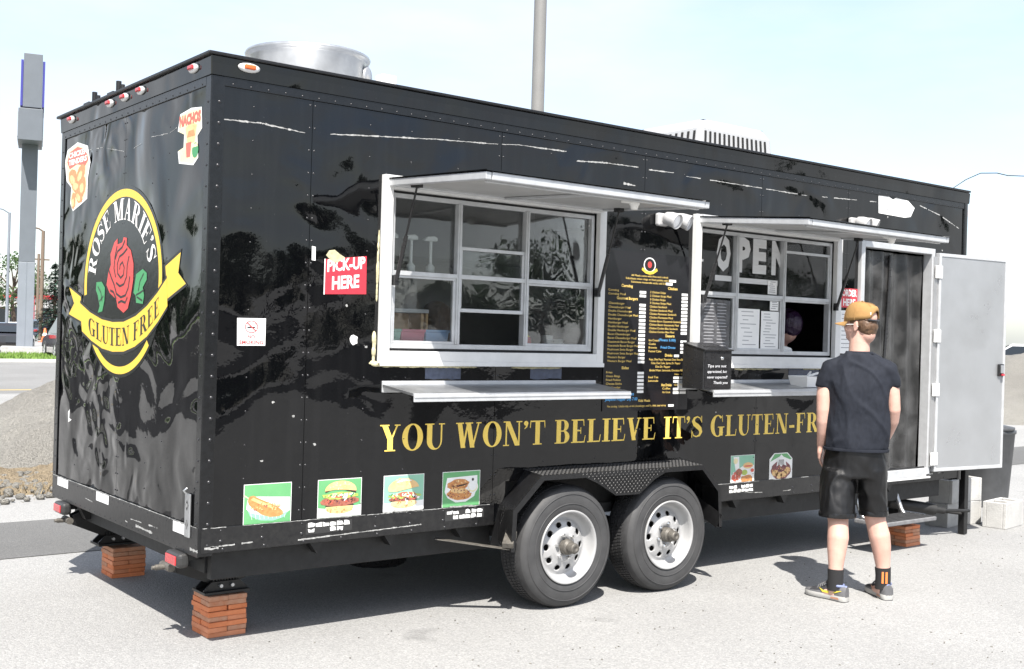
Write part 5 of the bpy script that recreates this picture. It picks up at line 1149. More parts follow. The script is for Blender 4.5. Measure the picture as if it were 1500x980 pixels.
for s in ('Iced Tea','Lemonade'): ml(s,2.87,zz,.085); tagp(3.09,zz-.006); tagp(3.15,zz-.006); zz-=.0225
ml('Hot Drinks',2.985,zz-.006,.09,.017,b=.02); ml('12oz  16oz',3.10,zz-.002,.10,.010); zz-=.026
for s in ('Coffee','Hot Cocoa'): ml(s,2.995,zz,.07); tagp(3.09,zz-.006); tagp(3.15,zz-.006); zz-=.0225
F.build('menu_print',mbd)
# ---------------------------------------------------------------- rear emblem and stickers
F=Flat(REAR,.0014,.0003); cy,cz,ry,rz=1.150,1.765,.600,.500
def arcband(a0,a1,w_,m,l,n=60,k=1.,grow=0.):
    o=[];i_=[]
    for q in range(n+1):
        t_=rad(a0+(a1-a0)*q/n); o.append((cy+(ry*k+grow)*math.cos(t_),cz+(rz*k+grow)*math.sin(t_))); i_.append((cy+(ry*k-w_)*math.cos(t_),cz+(rz*k-w_)*math.sin(t_)))
    F.strip(o,i_,m,l)
F.ell(cy,cz,ry+.02,rz+.02,'black_trim',0,64); arcband(-8,193,.042,'yellow',2); arcband(222,318,.040,'yellow',2)
top=[(1.822,1.653),(1.63,1.597),(1.428,1.559),(1.25,1.545),(1.079,1.548),(.90,1.580),(.744,1.632),(.60,1.70),(.485,1.769)]
bot=[(1.769,1.488),(1.60,1.437),(1.414,1.397),(1.24,1.383),(1.066,1.389),(.90,1.420),(.732,1.476),(.59,1.55),(.465,1.631)]
ex=lambda P,d:[(a,b+d) for a,b in P]
tl=[(2.03,1.747),(1.811,1.689),(1.790,1.545),(2.026,1.587),(1.93,1.651)]; trr=[(.507,1.829),(.316,1.891),(.341,1.792),(.243,1.738),(.468,1.668)]
for P,m_ in ((tl,0),(trr,0)):
    cx_=sum(p[0] for p in P)/5; cz_=sum(p[1] for p in P)/5; F.poly([(cx_+(a-cx_)*1.18,cz_+(b-cz_)*1.18) for a,b in P],'line_black',2.5); F.poly(P,'yellow',3)
F.strip(ex(top,.016),ex(bot,-.016),'line_black',4); F.strip(top,bot,'yellow',5)
def spl(P,f):
    f=max(0,min(.99999,f))*(len(P)-1); i=int(f); t_=f-i; return (P[i][0]+(P[i+1][0]-P[i][0])*t_,P[i][1]+(P[i+1][1]-P[i][1])*t_)
s='GLUTEN FREE'; w_=serif_width(s)
def pl(u,v):
    f=.10+.80*u/w_; a=spl(bot,f); b=spl(top,f); q=.20+.60*v; return (a[0]+(b[0]-a[0])*q,a[1]+(b[1]-a[1])*q)
serif_on(F,s,pl,'line_black',7)
s="ROSE MARIE'S"; w_=serif_width(s)
def pl2(u,v):
    t_=rad(168-154*u/w_); r1=.425+.125*v; return (cy-r1/.55*.50*1.02*math.cos(math.pi-t_)*-1*-1*-1 if False else cy-(ry-.185+.125*v)*math.cos(math.pi-t_)*-1, cz+(rz-.165+.115*v)*math.sin(t_))
def pl2(u,v):
    t_=rad(172-158*u/w_); return (cy-(ry-.185+.125*v)*math.cos(t_)*1.0, cz+(rz-.165+.115*v)*math.sin(t_))
# left to right on the rear face is decreasing y, so angle 172 deg must sit at large y
def pl3(u,v):
    t_=rad(8+158*u/w_); return (cy+(ry-.185+.125*v)*math.cos(t_), cz+(rz-.165+.115*v)*math.sin(t_))
serif_on(F,s,pl3,'sign_letters',3,)
rose=[(1.256,1.982),(1.207,2.001),(1.204,1.968),(1.13,1.976),(1.112,2.004),(1.063,1.997),(1.064,1.959),(.997,1.928),(.952,1.856),(.95,1.772),(.978,1.689),(1.02,1.619),(1.083,1.596),(1.176,1.626),(1.2,1.669),(1.31,1.706),(1.365,1.751),(1.337,1.824),(1.301,1.86),(1.314,1.919)]
F.poly(rose,'rose_red',6)
for P in ([(1.21,1.96),(1.24,1.90),(1.25,1.84),(1.22,1.79)],[(1.09,1.985),(1.13,1.95),(1.20,1.93),(1.235,1.89)],[(1.05,1.94),(1.11,1.915),(1.17,1.90),(1.20,1.86),(1.19,1.81),(1.14,1.785),(1.10,1.80),(1.09,1.84),(1.12,1.87),(1.155,1.855),(1.16,1.83)],[(1.02,1.90),(1.045,1.85),(1.05,1.79),(1.09,1.75),(1.15,1.74),(1.21,1.76)],[(1.33,1.83),(1.29,1.79),(1.24,1.75),(1.20,1.70),(1.13,1.68),(1.06,1.69),(1.02,1.73),(1.0,1.79)],[(1.30,1.72),(1.25,1.71),(1.20,1.67)],[(1.17,1.65),(1.12,1.66),(1.06,1.65),(1.03,1.68)]): F.line(P,.013,'line_black',8)
F.poly([(1.536,1.769),(1.446,1.77),(1.39,1.737),(1.393,1.663),(1.423,1.604),(1.498,1.596),(1.47,1.634),(1.507,1.694),(1.541,1.724)],'leaf_green',6); F.poly([(.909,1.799),(.815,1.824),(.757,1.802),(.754,1.768),(.808,1.728),(.786,1.687),(.801,1.643),(.897,1.649),(.908,1.688),(.94,1.702)],'leaf_green',6)
for P in ([(1.51,1.745),(1.455,1.71),(1.43,1.66)],[(1.41,1.69),(1.45,1.67),(1.48,1.66)],[(.80,1.80),(.85,1.76),(.87,1.71)],[(.79,1.715),(.85,1.70),(.90,1.69)],[(.81,1.66),(.85,1.67),(.89,1.68)]): F.line(P,.009,'line_black',8)
F.build('emblem',TR,"round emblem with red rose, yellow ribbon and ROSE MARIE'S lettering")
F=Flat(REAR,.0014,.0003); ch=[(2.175,2.51),(2.13,2.575),(1.95,2.60),(1.77,2.56),(1.72,2.465),(1.756,2.381),(1.757,2.268),(1.86,2.245),(2.003,2.215),(2.055,2.263),(2.043,2.353),(2.134,2.397)]
F.poly([(1.945+(a-1.945)*1.06,2.41+(b-2.41)*1.06) for a,b in ch],'sticker_white',0); F.poly([(1.945+(a-1.945)*.97,2.41+(b-2.41)*.97) for a,b in ch],'pic_cheese',.5); F.poly([(2.14,2.51),(2.10,2.565),(1.95,2.585),(1.79,2.55),(1.745,2.485),(1.80,2.455),(1.95,2.48),(2.09,2.462)],'pic_tomato',1)
for s,z in (('CHICKEN',2.528),('TENDERS',2.485)): put_text(F,s,2.11,1.77,z,z+.034,'sticker_white',3,.04)
for a,b,r1,r2,t_ in ((2.02,2.405,.085,.05,.3),(1.88,2.415,.085,.05,-.4),(1.96,2.36,.09,.045,.1),(1.84,2.34,.06,.06,0),(1.90,2.29,.075,.04,.4),(2.0,2.265,.04,.05,0)): F.ell(a,b,r1,r2,'pic_fried',2+abs(t_),18,t_,jit=.08); F.ell(a+.01,b-.01,r1*.6,r2*.5,'pic_bun',3+abs(t_),14,t_,jit=.1)
F.build('chicken_sticker',TR,'CHICKEN TENDERS sticker at the upper left of the rear')
F=Flat(REAR,.0014,.0003); na=[(.398,2.485),(.372,2.565),(.235,2.578),(.113,2.566),(.102,2.465),(.155,2.435),(.138,2.33),(.195,2.30),(.372,2.325),(.390,2.385),(.320,2.395),(.315,2.46)]
F.poly(na,'sticker_white',0); F.poly([(.247+(a-.247)*.93,2.44+(b-2.44)*.94) for a,b in na],'pic_cheese',.6); put_text(F,'NACHOS',.378,.118,2.500,2.556,'pic_tomato',3,.07)
F.poly([(.30,2.49),(.235,2.51),(.165,2.49),(.19,2.41),(.27,2.41)],'pic_bun',2); F.poly([(.28,2.44),(.18,2.44),(.20,2.47),(.26,2.47)],'pic_fried',3); F.poly([(.29,2.415),(.225,2.415),(.235,2.345),(.28,2.345)],'pic_tomato',4); F.ell(.175,2.37,.038,.036,'leaf_green',4,16); F.poly([(.208,2.385),(.145,2.385),(.15,2.40),(.20,2.40)],'pic_cheese',5)
for i in range(4): F.poly([(.37-.03*i,2.37),(.33-.02*i,2.385),(.345-.025*i,2.335)],'pic_cheese',3+i*.3)
F.build('nachos_sticker',TR,'NACHOS sticker at the upper right of the rear')
# ---------------------------------------------------------------- window prints and papers
F=Flat(lambda a,b,h:(a,.029-h,b),.0,.0004)
for ch,a,b in (('O',3.50,3.635),('P',3.70,3.835),('E',3.86,4.00),('N',4.055,4.215)): put_text(F,ch,a,b,1.995,2.235,'open_letters',0,.06)
F.poly([(3.49,1.93),(3.652,1.93),(3.652,1.965),(3.49,1.965)],'open_letters',0); F.poly([(3.697,1.925),(4.125,1.925),(4.125,1.96),(3.697,1.96)],'open_letters',0); F.poly([(4.185,1.925),(4.235,1.925),(4.235,1.96),(4.185,1.96)],'open_letters',0)
o=F.build('open_lettering',win2)
def papers(name,x0,x1,z0,z1,y,lines,mat='paper',tilt=0.,seed=1,lab=None):
    F=Flat(lambda a,b,h:(a,y-h,b),0,.0006); R=random.Random(seed); F.poly([(x0,z0),(x1,z0+tilt),(x1,z1+tilt),(x0,z1)],mat,0); n=lines
    for i in range(n):
        z=z1-(z1-z0)*(.06+.88*i/max(1,n)); a=x0+(x1-x0)*R.uniform(.10,.30); b=x0+(x1-x0)*R.uniform(.45,.92); F.poly([(a,z),(b,z),(b,z-.005),(a,z-.005)],'print_grey',1)
    return F.build(name,win2,lab)
papers('paper_sheet',3.705,3.925,1.475,1.755,.012,9,seed=3); papers('paper_sheet',3.94,4.125,1.472,1.745,.011,12,seed=4); papers('paper_sheet',4.03,4.12,1.752,1.815,.012,4,seed=5); papers('paper_sheet',4.02,4.115,1.862,1.955,.026,6,seed=6)
F=Flat(lambda a,b,h:(a,.010-h,b),0,.0006); F.poly([(3.345,1.45),(3.62,1.46),(3.625,1.80),(3.345,1.81)],'plastic_wrap',0); R9=random.Random(8)
for i in range(15): z=1.78-i*.021; F.poly([(3.37+R9.uniform(0,.02),z),(3.47+R9.uniform(-.02,.02),z),(3.47,z-.005),(3.37,z-.005)],'print_grey',1); F.poly([(3.50,z),(3.59+R9.uniform(-.03,.01),z),(3.59,z-.005),(3.50,z-.005)],'print_grey',1)
F.build('wrapped_menu',win2,'crinkled plastic covered menu in the window')
F=Flat(lambda a,b,h:(a,.029-h,b),.0,.0004); F.poly([(3.335,2.045),(3.375,2.045),(3.375,2.06),(3.335,2.06)],'sticker_white'); F.build('small_label',win2)
# ---------------------------------------------------------------- interior fittings
def part(name,mat,boxes,bev=.003,label=None):
    m=MB()
    for b in boxes: m.box(*b)
    return m.build(name,mat,TR,bevel=bev,label=label)
part('counter','steel',[(.2,4.85,.08,.55,1.36,1.40)]); part('counter_front','interior_dark',[(.2,1.74,.10,.52,.535,1.355),(3.36,4.85,.10,.52,.535,1.355)])
part('range_hood','steel',[(.6,3.2,1.55,2.18,2.05,2.60)]); part('grill','interior_dark',[(.6,3.2,1.60,2.18,.535,1.40)]); part('fridge','interior_dark',[(3.9,4.7,1.55,2.18,.535,2.40)]); part('backsplash','interior',[(.3,1.38,.34,.36,1.66,1.828)])
cb=part('plywood_cubby','plywood',[(.98,1.34,.20,.34,1.402,1.418),(1.32,1.34,.20,.34,1.418,1.64),(.98,1.32,.32,.34,1.418,1.64)]); m=MB(); m.box(.98,1.36,.185,.34,1.642,1.662); m.build('trim','alu',cb); m=MB(); m.box(1.342,1.356,.185,.199,1.402,1.64); m.build('trim','plywood',cb)
part('pump_shelf','steel',[(.98,1.40,.06,.30,1.83,1.845)])
def tub(mat,x,lab):
    t=thing('plastic_tub',lab,'tub',(x,.16,1.455)); m=MB(); z=1.402
    o_=[]
    for s_,h in ((.060,0),(.075,.135),(.080,.137),(.080,.15),(.072,.15),(.056,.012)): o_.append([(x+a*s_*(1.0),.135+b*s_*.9,z+h) for a,b in ((-1,-1),(1,-1),(1,1),(-1,1))])
    m.loft(o_,smooth=False); m.build('tub',mat,t,bevel=.008); return t
tub('tub_green',1.035,'mint green tub inside the left serving window'); tub('tub_pink',1.185,'pink tub between the green and blue tubs in the window'); tub('tub_blue',1.34,'blue tub beside the pink tub in the window')
for i,(x,lab) in enumerate(((1.06,'white syrup pump nearest the left window frame'),(1.185,'middle white syrup pump behind the upper left pane'),(1.31,'rightmost white syrup pump behind the upper left pane'))):
    t=thing('syrup_pump',lab,'pump',(x,.11,1.846)); m=MB(); m.lathe([(.001,.0),(.024,.0),(.024,.045),(.014,.055),(.010,.06)],(x,.11,1.846),'z',16); m.build('bottle_neck','plastic_white',t); m=MB(); m.tube([(x,.11,1.90),(x,.11,2.03)],.009,10); m.build('stem','plastic_white',t); m=MB(); m.prism([(x-.045,2.028),(x+.035,2.03),(x+.035,2.048),(x+.015,2.058),(x-.03,2.052),(x-.05,2.034)],lambda a,b:(a,.095,b),lambda a,b:(a,.125,b)); m.build('pump_head','plastic_white',t,bevel=.004)
for x,y,k,lab in ((2.17,.14,3,'left stack of white paper cups behind the lower right pane'),(2.27,.16,2,'right stack of white paper cups behind the lower right pane')):
    t=thing('cup_stack',lab,'cups',(x,y,1.402))
    for q in range(k): m=MB(); m.lathe([(.001,0),(.026,0),(.036,.09),(.039,.092),(.036,.094),(.030,.09)],(x,y,1.402+q*.022),'z',18); m.build('cup','plastic_white',t)
t=thing('sauce_caddy','red sauce bottle standing behind the right pane of the left window','bottle',(2.02,.15,1.402)); m=MB(); m.lathe([(.001,0),(.03,0),(.032,.10),(.026,.125),(.012,.135),(.008,.17),(.001,.172)],(2.02,.15,1.402),'z',16,mats=[0,0,0,1,1,1]); m.build('bottle',['sign_red','yellow'],t)
t=thing('card_terminal','pale card terminal standing on the order window counter','terminal',(4.30,.15,1.402)); m=MB(); m.prism([(4.215,1.402),(4.40,1.402),(4.37,1.50),(4.29,1.515),(4.27,1.50)],lambda a,b:(a,.08,b),lambda a,b:(a,.25,b)); m.build('housing','plastic_white',t,bevel=.012); m=MB(); m.obox((4.245,.20,1.60),(.055,0,.03),(0,.012,0),(-.03,0,.085)); m.build('screen','plastic_white',t,bevel=.006); m=MB(); m.bar((4.27,.2,1.45),(4.25,.2,1.58),.02,.02); m.build('neck','plastic_white',t)
# attendant bending over behind the order window
def bust(label,x,y,shirt,hairm,zs,face,hair=(.03,.028,.108)):
    t=thing('person',label,'person',(x,y,.535)); m=MB()
    def ring(z,rx,ry,dx=0,dy=0): return [(x+dx+rx*math.cos(6.2832*k/18),y+dy+ry*math.sin(6.2832*k/18),z) for k in range(18)]
    m.loft([ring(.56,.15,.13),ring(.9,.16,.13),ring(zs-.38,.17,.14),ring(zs-.15,.20,.14,0,-.02),ring(zs-.03,.17,.11,0,-.05),ring(zs+.04,.06,.06,0,-.07)]); 
    for s_ in (-1,1): m.tube([(x+s_*.18,y-.03,zs-.07),(x+s_*.26,y-.04,zs-.32),(x+s_*.20,y-.25,zs-.42),(x+s_*.14,y-.33,zs-.40)],[.062,.052,.042,.032],10)
    m.tube([(x,y-.05,zs-.02),(x,y-.09,zs+.10)],.055,12); hc=Vector((x,y-.13,zs+.17)); m.ball(hc,.078,.10,.112,18,12); m.ball(hc+Vector((0,face*-.095,-.01)),.014,.022,.02,8,6)
    b=organic(m,'body','skin',.014,4,t); m=MB(); m.loft([ring(.78,.175,.155),ring(zs-.38,.188,.158),ring(zs-.15,.222,.162,0,-.02),ring(zs-.02,.185,.125,0,-.05),ring(zs+.03,.085,.08,0,-.06)])
    for s_ in (-1,1): m.tube([(x+s_*.17,y-.03,zs-.07),(x+s_*.255,y-.04,zs-.26)],[.082,.075],12)
    organic(m,'shirt',shirt,.016,4,t,.008,9); m=MB(); m.ball(hc+Vector((0,hair[0]*face,hair[1])),.098,hair[2],.112,18,12); m.ball(hc+Vector((0,.075*face,-.03)),.075,.06,.10,14,10); organic(m,'hair',hairm,.012,3,t,.006,30); return t
bust('attendant with dark purple hair leaning behind the order window',4.53,.40,'purple','hair_purple',1.47,1,(-.015,.035,.118))
bust('dark clothed worker standing behind the pick-up window',1.72,.80,'shirt','hair',1.42,-1)
# tip box and napkin tray on the right counter
t=thing('tip_box','black tip box with chalk writing on the order counter','tip box',(3.18,-.2,1.24)); m=MB(); x0,x1,y0,y1,z0=3.06,3.315,-.285,-.11,1.238
m.loft([[(x0,y0,z0),(x1,y0,z0),(x1,y1,z0),(x0,y1,z0)],[(x0,y0,z0+.235),(x1,y0,z0+.235),(x1,y1,z0+.275),(x0,y1,z0+.275)]],smooth=False); m.build('box','plastic_black',t,bevel=.004)
m=MB(); m.loft([[(x0-.004,y0-.012,z0+.236),(x1+.004,y0-.012,z0+.236),(x1+.004,y1,z0+.277),(x0-.004,y1,z0+.277)],[(x0-.004,y0-.012,z0+.243),(x1+.004,y0-.012,z0+.243),(x1+.004,y1,z0+.284),(x0-.004,y1,z0+.284)]],smooth=False); lid=m.build('lid','plastic_black',t,bevel=.002)
m=MB(); m.obox(((x0+x1)/2,(y0+y1)/2-.02,z0+.2615),(.055,0,0),(0,.006,.0014),(0,0,.0008)); m.build('slot','hole_dark',lid)
m=MB(); m.lathe([(.001,-.010),(.010,-.010),(.012,-.004),(.012,0)],(x0+.16,y0-.001,z0+.19),'y',14); m.build('lock','chrome',t); m=MB(); m.box(x0+.012,x1-.012,y0-.003,y0-.0005,z0+.01,z0+.225); m.build('front_panel','plastic_black',t,bevel=.001)
F=Flat(lambda a,b,h:(a,y0-.0032-h,b),.0004,.0002)
for i,(s,a,b) in enumerate((('Tips are not',.03,.20),('expected, but',.03,.205),('never expected!',.03,.21),('Thank you',.085,.215))):
    put_text(F,s if i!=1 else 'appreciated, but',x0+a,x0+b,z0+.135-i*.034,z0+.152-i*.034,'chalk',0,0.,.25)
F.build('chalk_writing',t)
t=thing('napkin_tray','white plastic napkin tray tilted on the counter left of the customer','tray',(4.22,-.18,1.24)); m=MB()
c=[(4.10,-.26),(4.34,-.26),(4.34,-.10),(4.10,-.10)]
m.loft([[(a*.85+4.22*.15,b*.85-.18*.15,1.243) for a,b in c],[(a,b,1.315+.02*(b+.1)) for a,b in c],[(a*.94+4.22*.06,b*.93-.18*.07,1.315+.02*(b+.1)) for a,b in c],[(a*.8+4.22*.2,b*.8-.18*.2,1.250) for a,b in c]],smooth=False); m.build('tray','plastic_white',t,bevel=.004)
m=MB(); m.bar((4.14,-.18,1.30),(4.32,-.18,1.335),.012,.012); m.bar((4.12,-.24,1.31),(4.32,-.12,1.34),.010,.010); m.build('divider','plastic_white',t)
# ---------------------------------------------------------------- brick stacks
bmesh0=MB(); bmesh0.box(-.1,.1,-.05,.05,0,.0245)
_bm=[]
for j,mt in enumerate(('brick','brick_pale','brick','brick_dusty')):
    o=bmesh0.build('brick',mt,None,bevel=.003); bake(o)
    for v in o.data.vertices: v.co+=Vector((noise.noise(v.co*40+Vector((j*3,0,0))),noise.noise(v.co*40+Vector((0,7+j,0))),0))*.0025
    _bm.append(o.data); bpy.data.objects.remove(o)
def brick_stack(x,y,layers,label,seed,loose=.005):
    R=random.Random(seed); t=thing('brick_stack',label,'brick stack',(x,y,0),'brick stacks under the trailer')
    for k in range(layers):
        for s_ in (-1,1):
            o=bpy.data.objects.new('brick',R.choice(_bm)); col.objects.link(o); al=k%2==0; o.location=(x+(0 if al else s_*.0505)+R.uniform(-loose,loose),y+(s_*.0505 if al else 0)+R.uniform(-loose,loose),k*.0258); o.rotation_euler=(0,0,(0 if al else math.pi/2)+R.uniform(-.03,.03)); setp(o,t)
    return t
brick_stack(.282,.392,8,'stack of orange bricks under the rear jack nearest the camera',1); brick_stack(.345,1.955,7,'stack of orange bricks under the far rear jack of the trailer',2,.003); brick_stack(5.74,.06,6,'stack of orange bricks under the folding step by the door',3)
# ---------------------------------------------------------------- blocks and bin by the door
def cinder(label,x,y,z,rot,mat='concrete',size=(.40,.20,.20)):
    t=thing('concrete_block',label,'concrete block',(x,y,z),'concrete blocks by the trailer door'); a,b,c=[q/2 for q in size]; e=.03; m=MB()
    for q in ((-a,a,-b,-b+e,0,2*c),(-a,a,b-e,b,0,2*c),(-a,-a+e,-b+e,b-e,0,2*c),(a-e,a,-b+e,b-e,0,2*c),(-e/2,e/2,-b+e,b-e,0,2*c)): m.box(*q)
    cs,sn=math.cos(rot),math.sin(rot); m.v=[(x+p[0]*cs-p[1]*sn,y+p[0]*sn+p[1]*cs,z+p[2]) for p in m.v]; m.build('block_shell',mat,t,bevel=.005); return t
cinder('grey concrete block lying flat under the upright block by the stand leg',6.98,.42,.0,.1); cinder('grey concrete block on top of the flat block by the stand leg',6.99,.42,.202,.22); cinder('pale concrete block beside the grey block pile',7.24,.50,.0,1.4,'concrete_pale'); cinder('pale concrete block on top, next to the dark bin',7.24,.50,.202,1.35,'concrete_pale'); cinder('white concrete block lying alone below the door corner',7.36,.12,0,.15,'concrete_pale',(.40,.20,.22))
t=thing('waste_bin','tall dark grey waste bin standing behind the open door','bin',(8.45,.95,0)); bx,by=8.45,.95
m=MB(); m.loft([[(bx+r*.5*(abs(math.cos(q))**.6)*math.copysign(1,math.cos(q)),by+r*.5*(abs(math.sin(q))**.6)*math.copysign(1,math.sin(q)),z) for q in [6.2832*(k+.5)/28 for k in range(28)]] for r,z in ((.44,.0),(.46,.1),(.54,.70),(.56,.71),(.56,.74),(.52,.74))],smooth=True); m.build('bin_body','bin_plastic',t); m=MB(); m.loft([[(bx+r*math.cos(q),by+r*math.sin(q),z) for q in [6.2832*k/24 for k in range(24)]] for r,z in ((.29,.742),(.30,.75),(.30,.77),(.15,.80),(.001,.81))]); m.build('lid','bin_plastic',t)
# ================================================================ CUSTOMER
P0=Vector((3.79,-.86,0)); EA=Vector((.574271,-.818665,0)); EB=Vector((.818665,.574271,0))
def B(a,b,c): return P0+EA*a+EB*b+Vector((0,0,c))
PE_=thing('person','person in black shirt, black shorts and tan cap, standing at the order window','person',tuple(P0))
def ringw(a,b,c,ra,rb,n=24,rot=0.,sq=1.):
    out=[]
    for k in range(n):
        t_=2*math.pi*k/n; x=ra*math.copysign(abs(math.cos(t_))**sq,math.cos(t_)); y=rb*math.copysign(abs(math.sin(t_))**sq,math.sin(t_)); out.append(B(a+x*math.cos(rot)-y*math.sin(rot),b+x*math.sin(rot)+y*math.cos(rot),c))
    return out
def limb(m,pts,n=16):
    m.tube([B(*p[:3]) for p in pts],[p[3] for p in pts],n)
def wball(m,a,b,c,ra,rb,rc,rot=0.): 
    m.ball(B(a,b,c),ra,rb,rc,18,12,rot=math.atan2(EA.y,EA.x)+rot)
FD=(-.88,.47)            # where the face looks, in (a,b)
fa=math.atan2(FD[1],FD[0])
HA,HB,HC=.016,.055,1.655   # head centre
def Hd(f,s,u): # forward, left-side, up from the head centre
    return (HA+FD[0]*f-FD[1]*s,HB+FD[1]*f+FD[0]*s,HC+u)
m=MB()
# legs
limb(m,[(-.080,.03,.84,.068),(-.090,.005,.66,.076),(-.085,-.035,.50,.064),(-.082,-.065,.45,.060),(-.080,-.085,.37,.0640),(-.085,-.095,.30,.057),(-.088,-.105,.20,.044),(-.088,-.110,.10,.041),(-.088,-.110,.06,.042)],18)
limb(m,[(.085,.04,.84,.068),(.105,.05,.66,.076),(.128,.055,.50,.064),(.140,.052,.45,.060),(.159,.045,.38,.064),(.172,.048,.31,.057),(.184,.052,.20,.043),(.188,.055,.10,.040),(.188,.055,.06,.041)],18)
# feet inside the shoes
limb(m,[(-.075,-.118,.045,.036),(-.14,-.075,.04,.036),(-.20,-.035,.03,.028)],10); limb(m,[(.195,.045,.045,.036),(.16,.13,.04,.036),(.13,.20,.03,.028)],10)
# pelvis and trunk (under the clothes)
m.loft([ringw(.005,.03,.80,.165,.11),ringw(.008,.03,.92,.160,.105),ringw(.012,.03,1.05,.150,.10),ringw(.018,.035,1.22,.165,.105),ringw(.018,.04,1.34,.155,.095),ringw(.016,.045,1.41,.11,.075),ringw(.016,.05,1.47,.07,.065)])
# neck
limb(m,[(.014,.045,1.40,.075),(.012,.048,1.48,.064),(.012,.05,1.56,.060),(.014,.055,1.62,.060)],16)
# head: cranium, face, jaw, nose, brow, cheeks, chin, ears
rH=fa
def hb(f,s,u,rf,rs,ru): a,b,c=Hd(f,s,u); wball(m,a,b,c,rf,rs,ru,rH)
hb(-.005,0,.045,.097,.076,.095); hb(.035,0,-.02,.062,.060,.082); hb(.052,0,-.068,.036,.042,.036); hb(.086,0,-.012,.016,.011,.020); hb(.097,0,-.022,.010,.011,.009); hb(.066,0,.018,.030,.056,.020); hb(.060,.034,-.022,.030,.022,.024); hb(.060,-.034,-.022,.030,.022,.024); hb(.083,0,-.05,.010,.024,.009); hb(.082,0,-.075,.012,.018,.012)
hb(-.045,0,-.05,.05,.055,.06)
for s_ in (-1,1): hb(-.008,s_*.076,-.008,.018,.009,.031); hb(-.004,s_*.080,-.030,.010,.007,.010); hb(-.018,s_*.083,.004,.008,.006,.022)
# arms
limb(m,[(-.130,.038,1.375,.045),(-.172,.03,1.32,.050),(-.184,.025,1.22,.050),(-.185,.02,1.13,.046),(-.187,.03,1.06,.0435),(-.190,.05,.99,.036),(-.196,.075,.93,.029),(-.199,.09,.905,.027)],16)
limb(m,[(.160,.042,1.375,.045),(.200,.035,1.32,.048),(.217,.03,1.22,.040),(.222,.03,1.15,.039),(.214,.07,1.08,.041),(.196,.13,1.01,.034),(.176,.18,.95,.028),(.168,.20,.925,.027)],16)
# hands: palm + five separate fingers; left hand slips into the pocket, thumb outside
def hand(m,w0,dirp,side,fwd):
    """w0 wrist, dirp along the palm, side = thumb side, fwd = palm normal; all (a,b,c)"""
    w0=Vector(w0);d=Vector(dirp).normalized();s=Vector(side).normalized();q=Vector(fwd).normalized()
    for k in range(-2,3):
        o=s*(k*.0155); limb(m,[tuple(w0+o*.6)+(.015,),tuple(w0+d*.04+o)+(.0155,),tuple(w0+d*.082+o)+(.0115,)],8)
    for k,(ln,of) in enumerate(((.072,1.75),(.080,.6),(.075,-.55),(.060,-1.7))):
        b0=w0+d*.080+s*(of*.0165); b1=b0+d*ln*.42+q*.008; b2=b1+d*ln*.32+q*.018; b3=b2+d*ln*.22+q*.018
        limb(m,[tuple(b0)+(.0095,),tuple(b1)+(.009,),tuple(b2)+(.008,),tuple(b3)+(.0065,)],8)
    t0=w0+d*.022+s*.028; t1=t0+d*.030+s*.022+q*.006; t2=t1+d*.030+s*.006+q*.010; t3=t2+d*.02+q*.008
    limb(m,[tuple(t0)+(.013,),tuple(t1)+(.0115,),tuple(t2)+(.0095,),tuple(t3)+(.007,)],8)
hand(m,(-.202,.095,.905),(.02,.16,-1),(.15,1,.05),(.35,.25,-.1)); hand(m,(.166,.205,.925),(-.12,.35,-1),(.1,1,.3),(-.9,.1,-.1))
body=organic(m,'body','skin',.0065,3,PE_)
# shirt: trunk, sleeves, collar
m=MB(); m.loft([ringw(.008,.025,.895,.186,.128,sq=.9),ringw(.010,.025,.93,.186,.128,sq=.9),ringw(.016,.025,1.05,.184,.126,sq=.88),ringw(.020,.028,1.18,.184,.130,sq=.88),ringw(.020,.032,1.30,.196,.130,sq=.9),ringw(.018,.038,1.37,.195,.120),ringw(.016,.042,1.432,.166,.100),ringw(.015,.044,1.470,.124,.088),ringw(.014,.046,1.487,.092,.082)])
limb(m,[(-.100,.038,1.405,.064),(-.150,.035,1.375,.072),(-.177,.029,1.32,.064),(-.186,.024,1.262,.056)],18); limb(m,[(.130,.042,1.405,.064),(.180,.038,1.375,.070),(.204,.034,1.325,.058),(.213,.03,1.278,.046)],18)
shirt=organic(m,'shirt','shirt',.009,8,PE_,.013,7.0,.6)
m=MB(); m.loft([ringw(.013,.049,1.482,.084,.080,28),ringw(.013,.049,1.492,.082,.078,28),ringw(.013,.049,1.496,.078,.074,28),ringw(.013,.049,1.488,.070,.066,28)]); m.build('collar','shirt',shirt)
m=MB(); m.loft([ringw(.008,.025,.892,.1925,.133,40,sq=.9),ringw(.008,.025,.899,.1945,.135,40,sq=.9),ringw(.008,.025,.908,.1935,.134,40,sq=.9)]); m.build('hem','shirt',shirt)
# shorts
m=MB(); m.loft([ringw(.005,.03,.73,.190,.130),ringw(.005,.03,.80,.186,.128),ringw(.006,.03,.92,.172,.120)])
m.loft([ringw(-.088,-.045,.50,.106,.100),ringw(-.090,-.035,.58,.108,.102),ringw(-.092,-.01,.68,.108,.112),ringw(-.088,.02,.78,.098,.115)]); m.loft([ringw(.122,.055,.51,.082,.092),ringw(.115,.05,.58,.088,.098),ringw(.108,.045,.68,.092,.108),ringw(.095,.035,.78,.095,.115)])
shorts=organic(m,'shorts','shorts',.009,3,PE_,.009,7,.8)
# open leg hems: dark inside, satin side stripe
m=MB(); m.loft([ringw(-.088,-.045,.493,.110,.104,32),ringw(-.088,-.045,.505,.112,.106,32),ringw(-.088,-.045,.522,.109,.103,32)]); m.build('hem','shorts_satin',shorts); m=MB(); m.loft([ringw(.122,.055,.503,.086,.096,32),ringw(.122,.055,.515,.088,.098,32),ringw(.122,.055,.532,.085,.095,32)]); m.build('hem','shorts_satin',shorts)
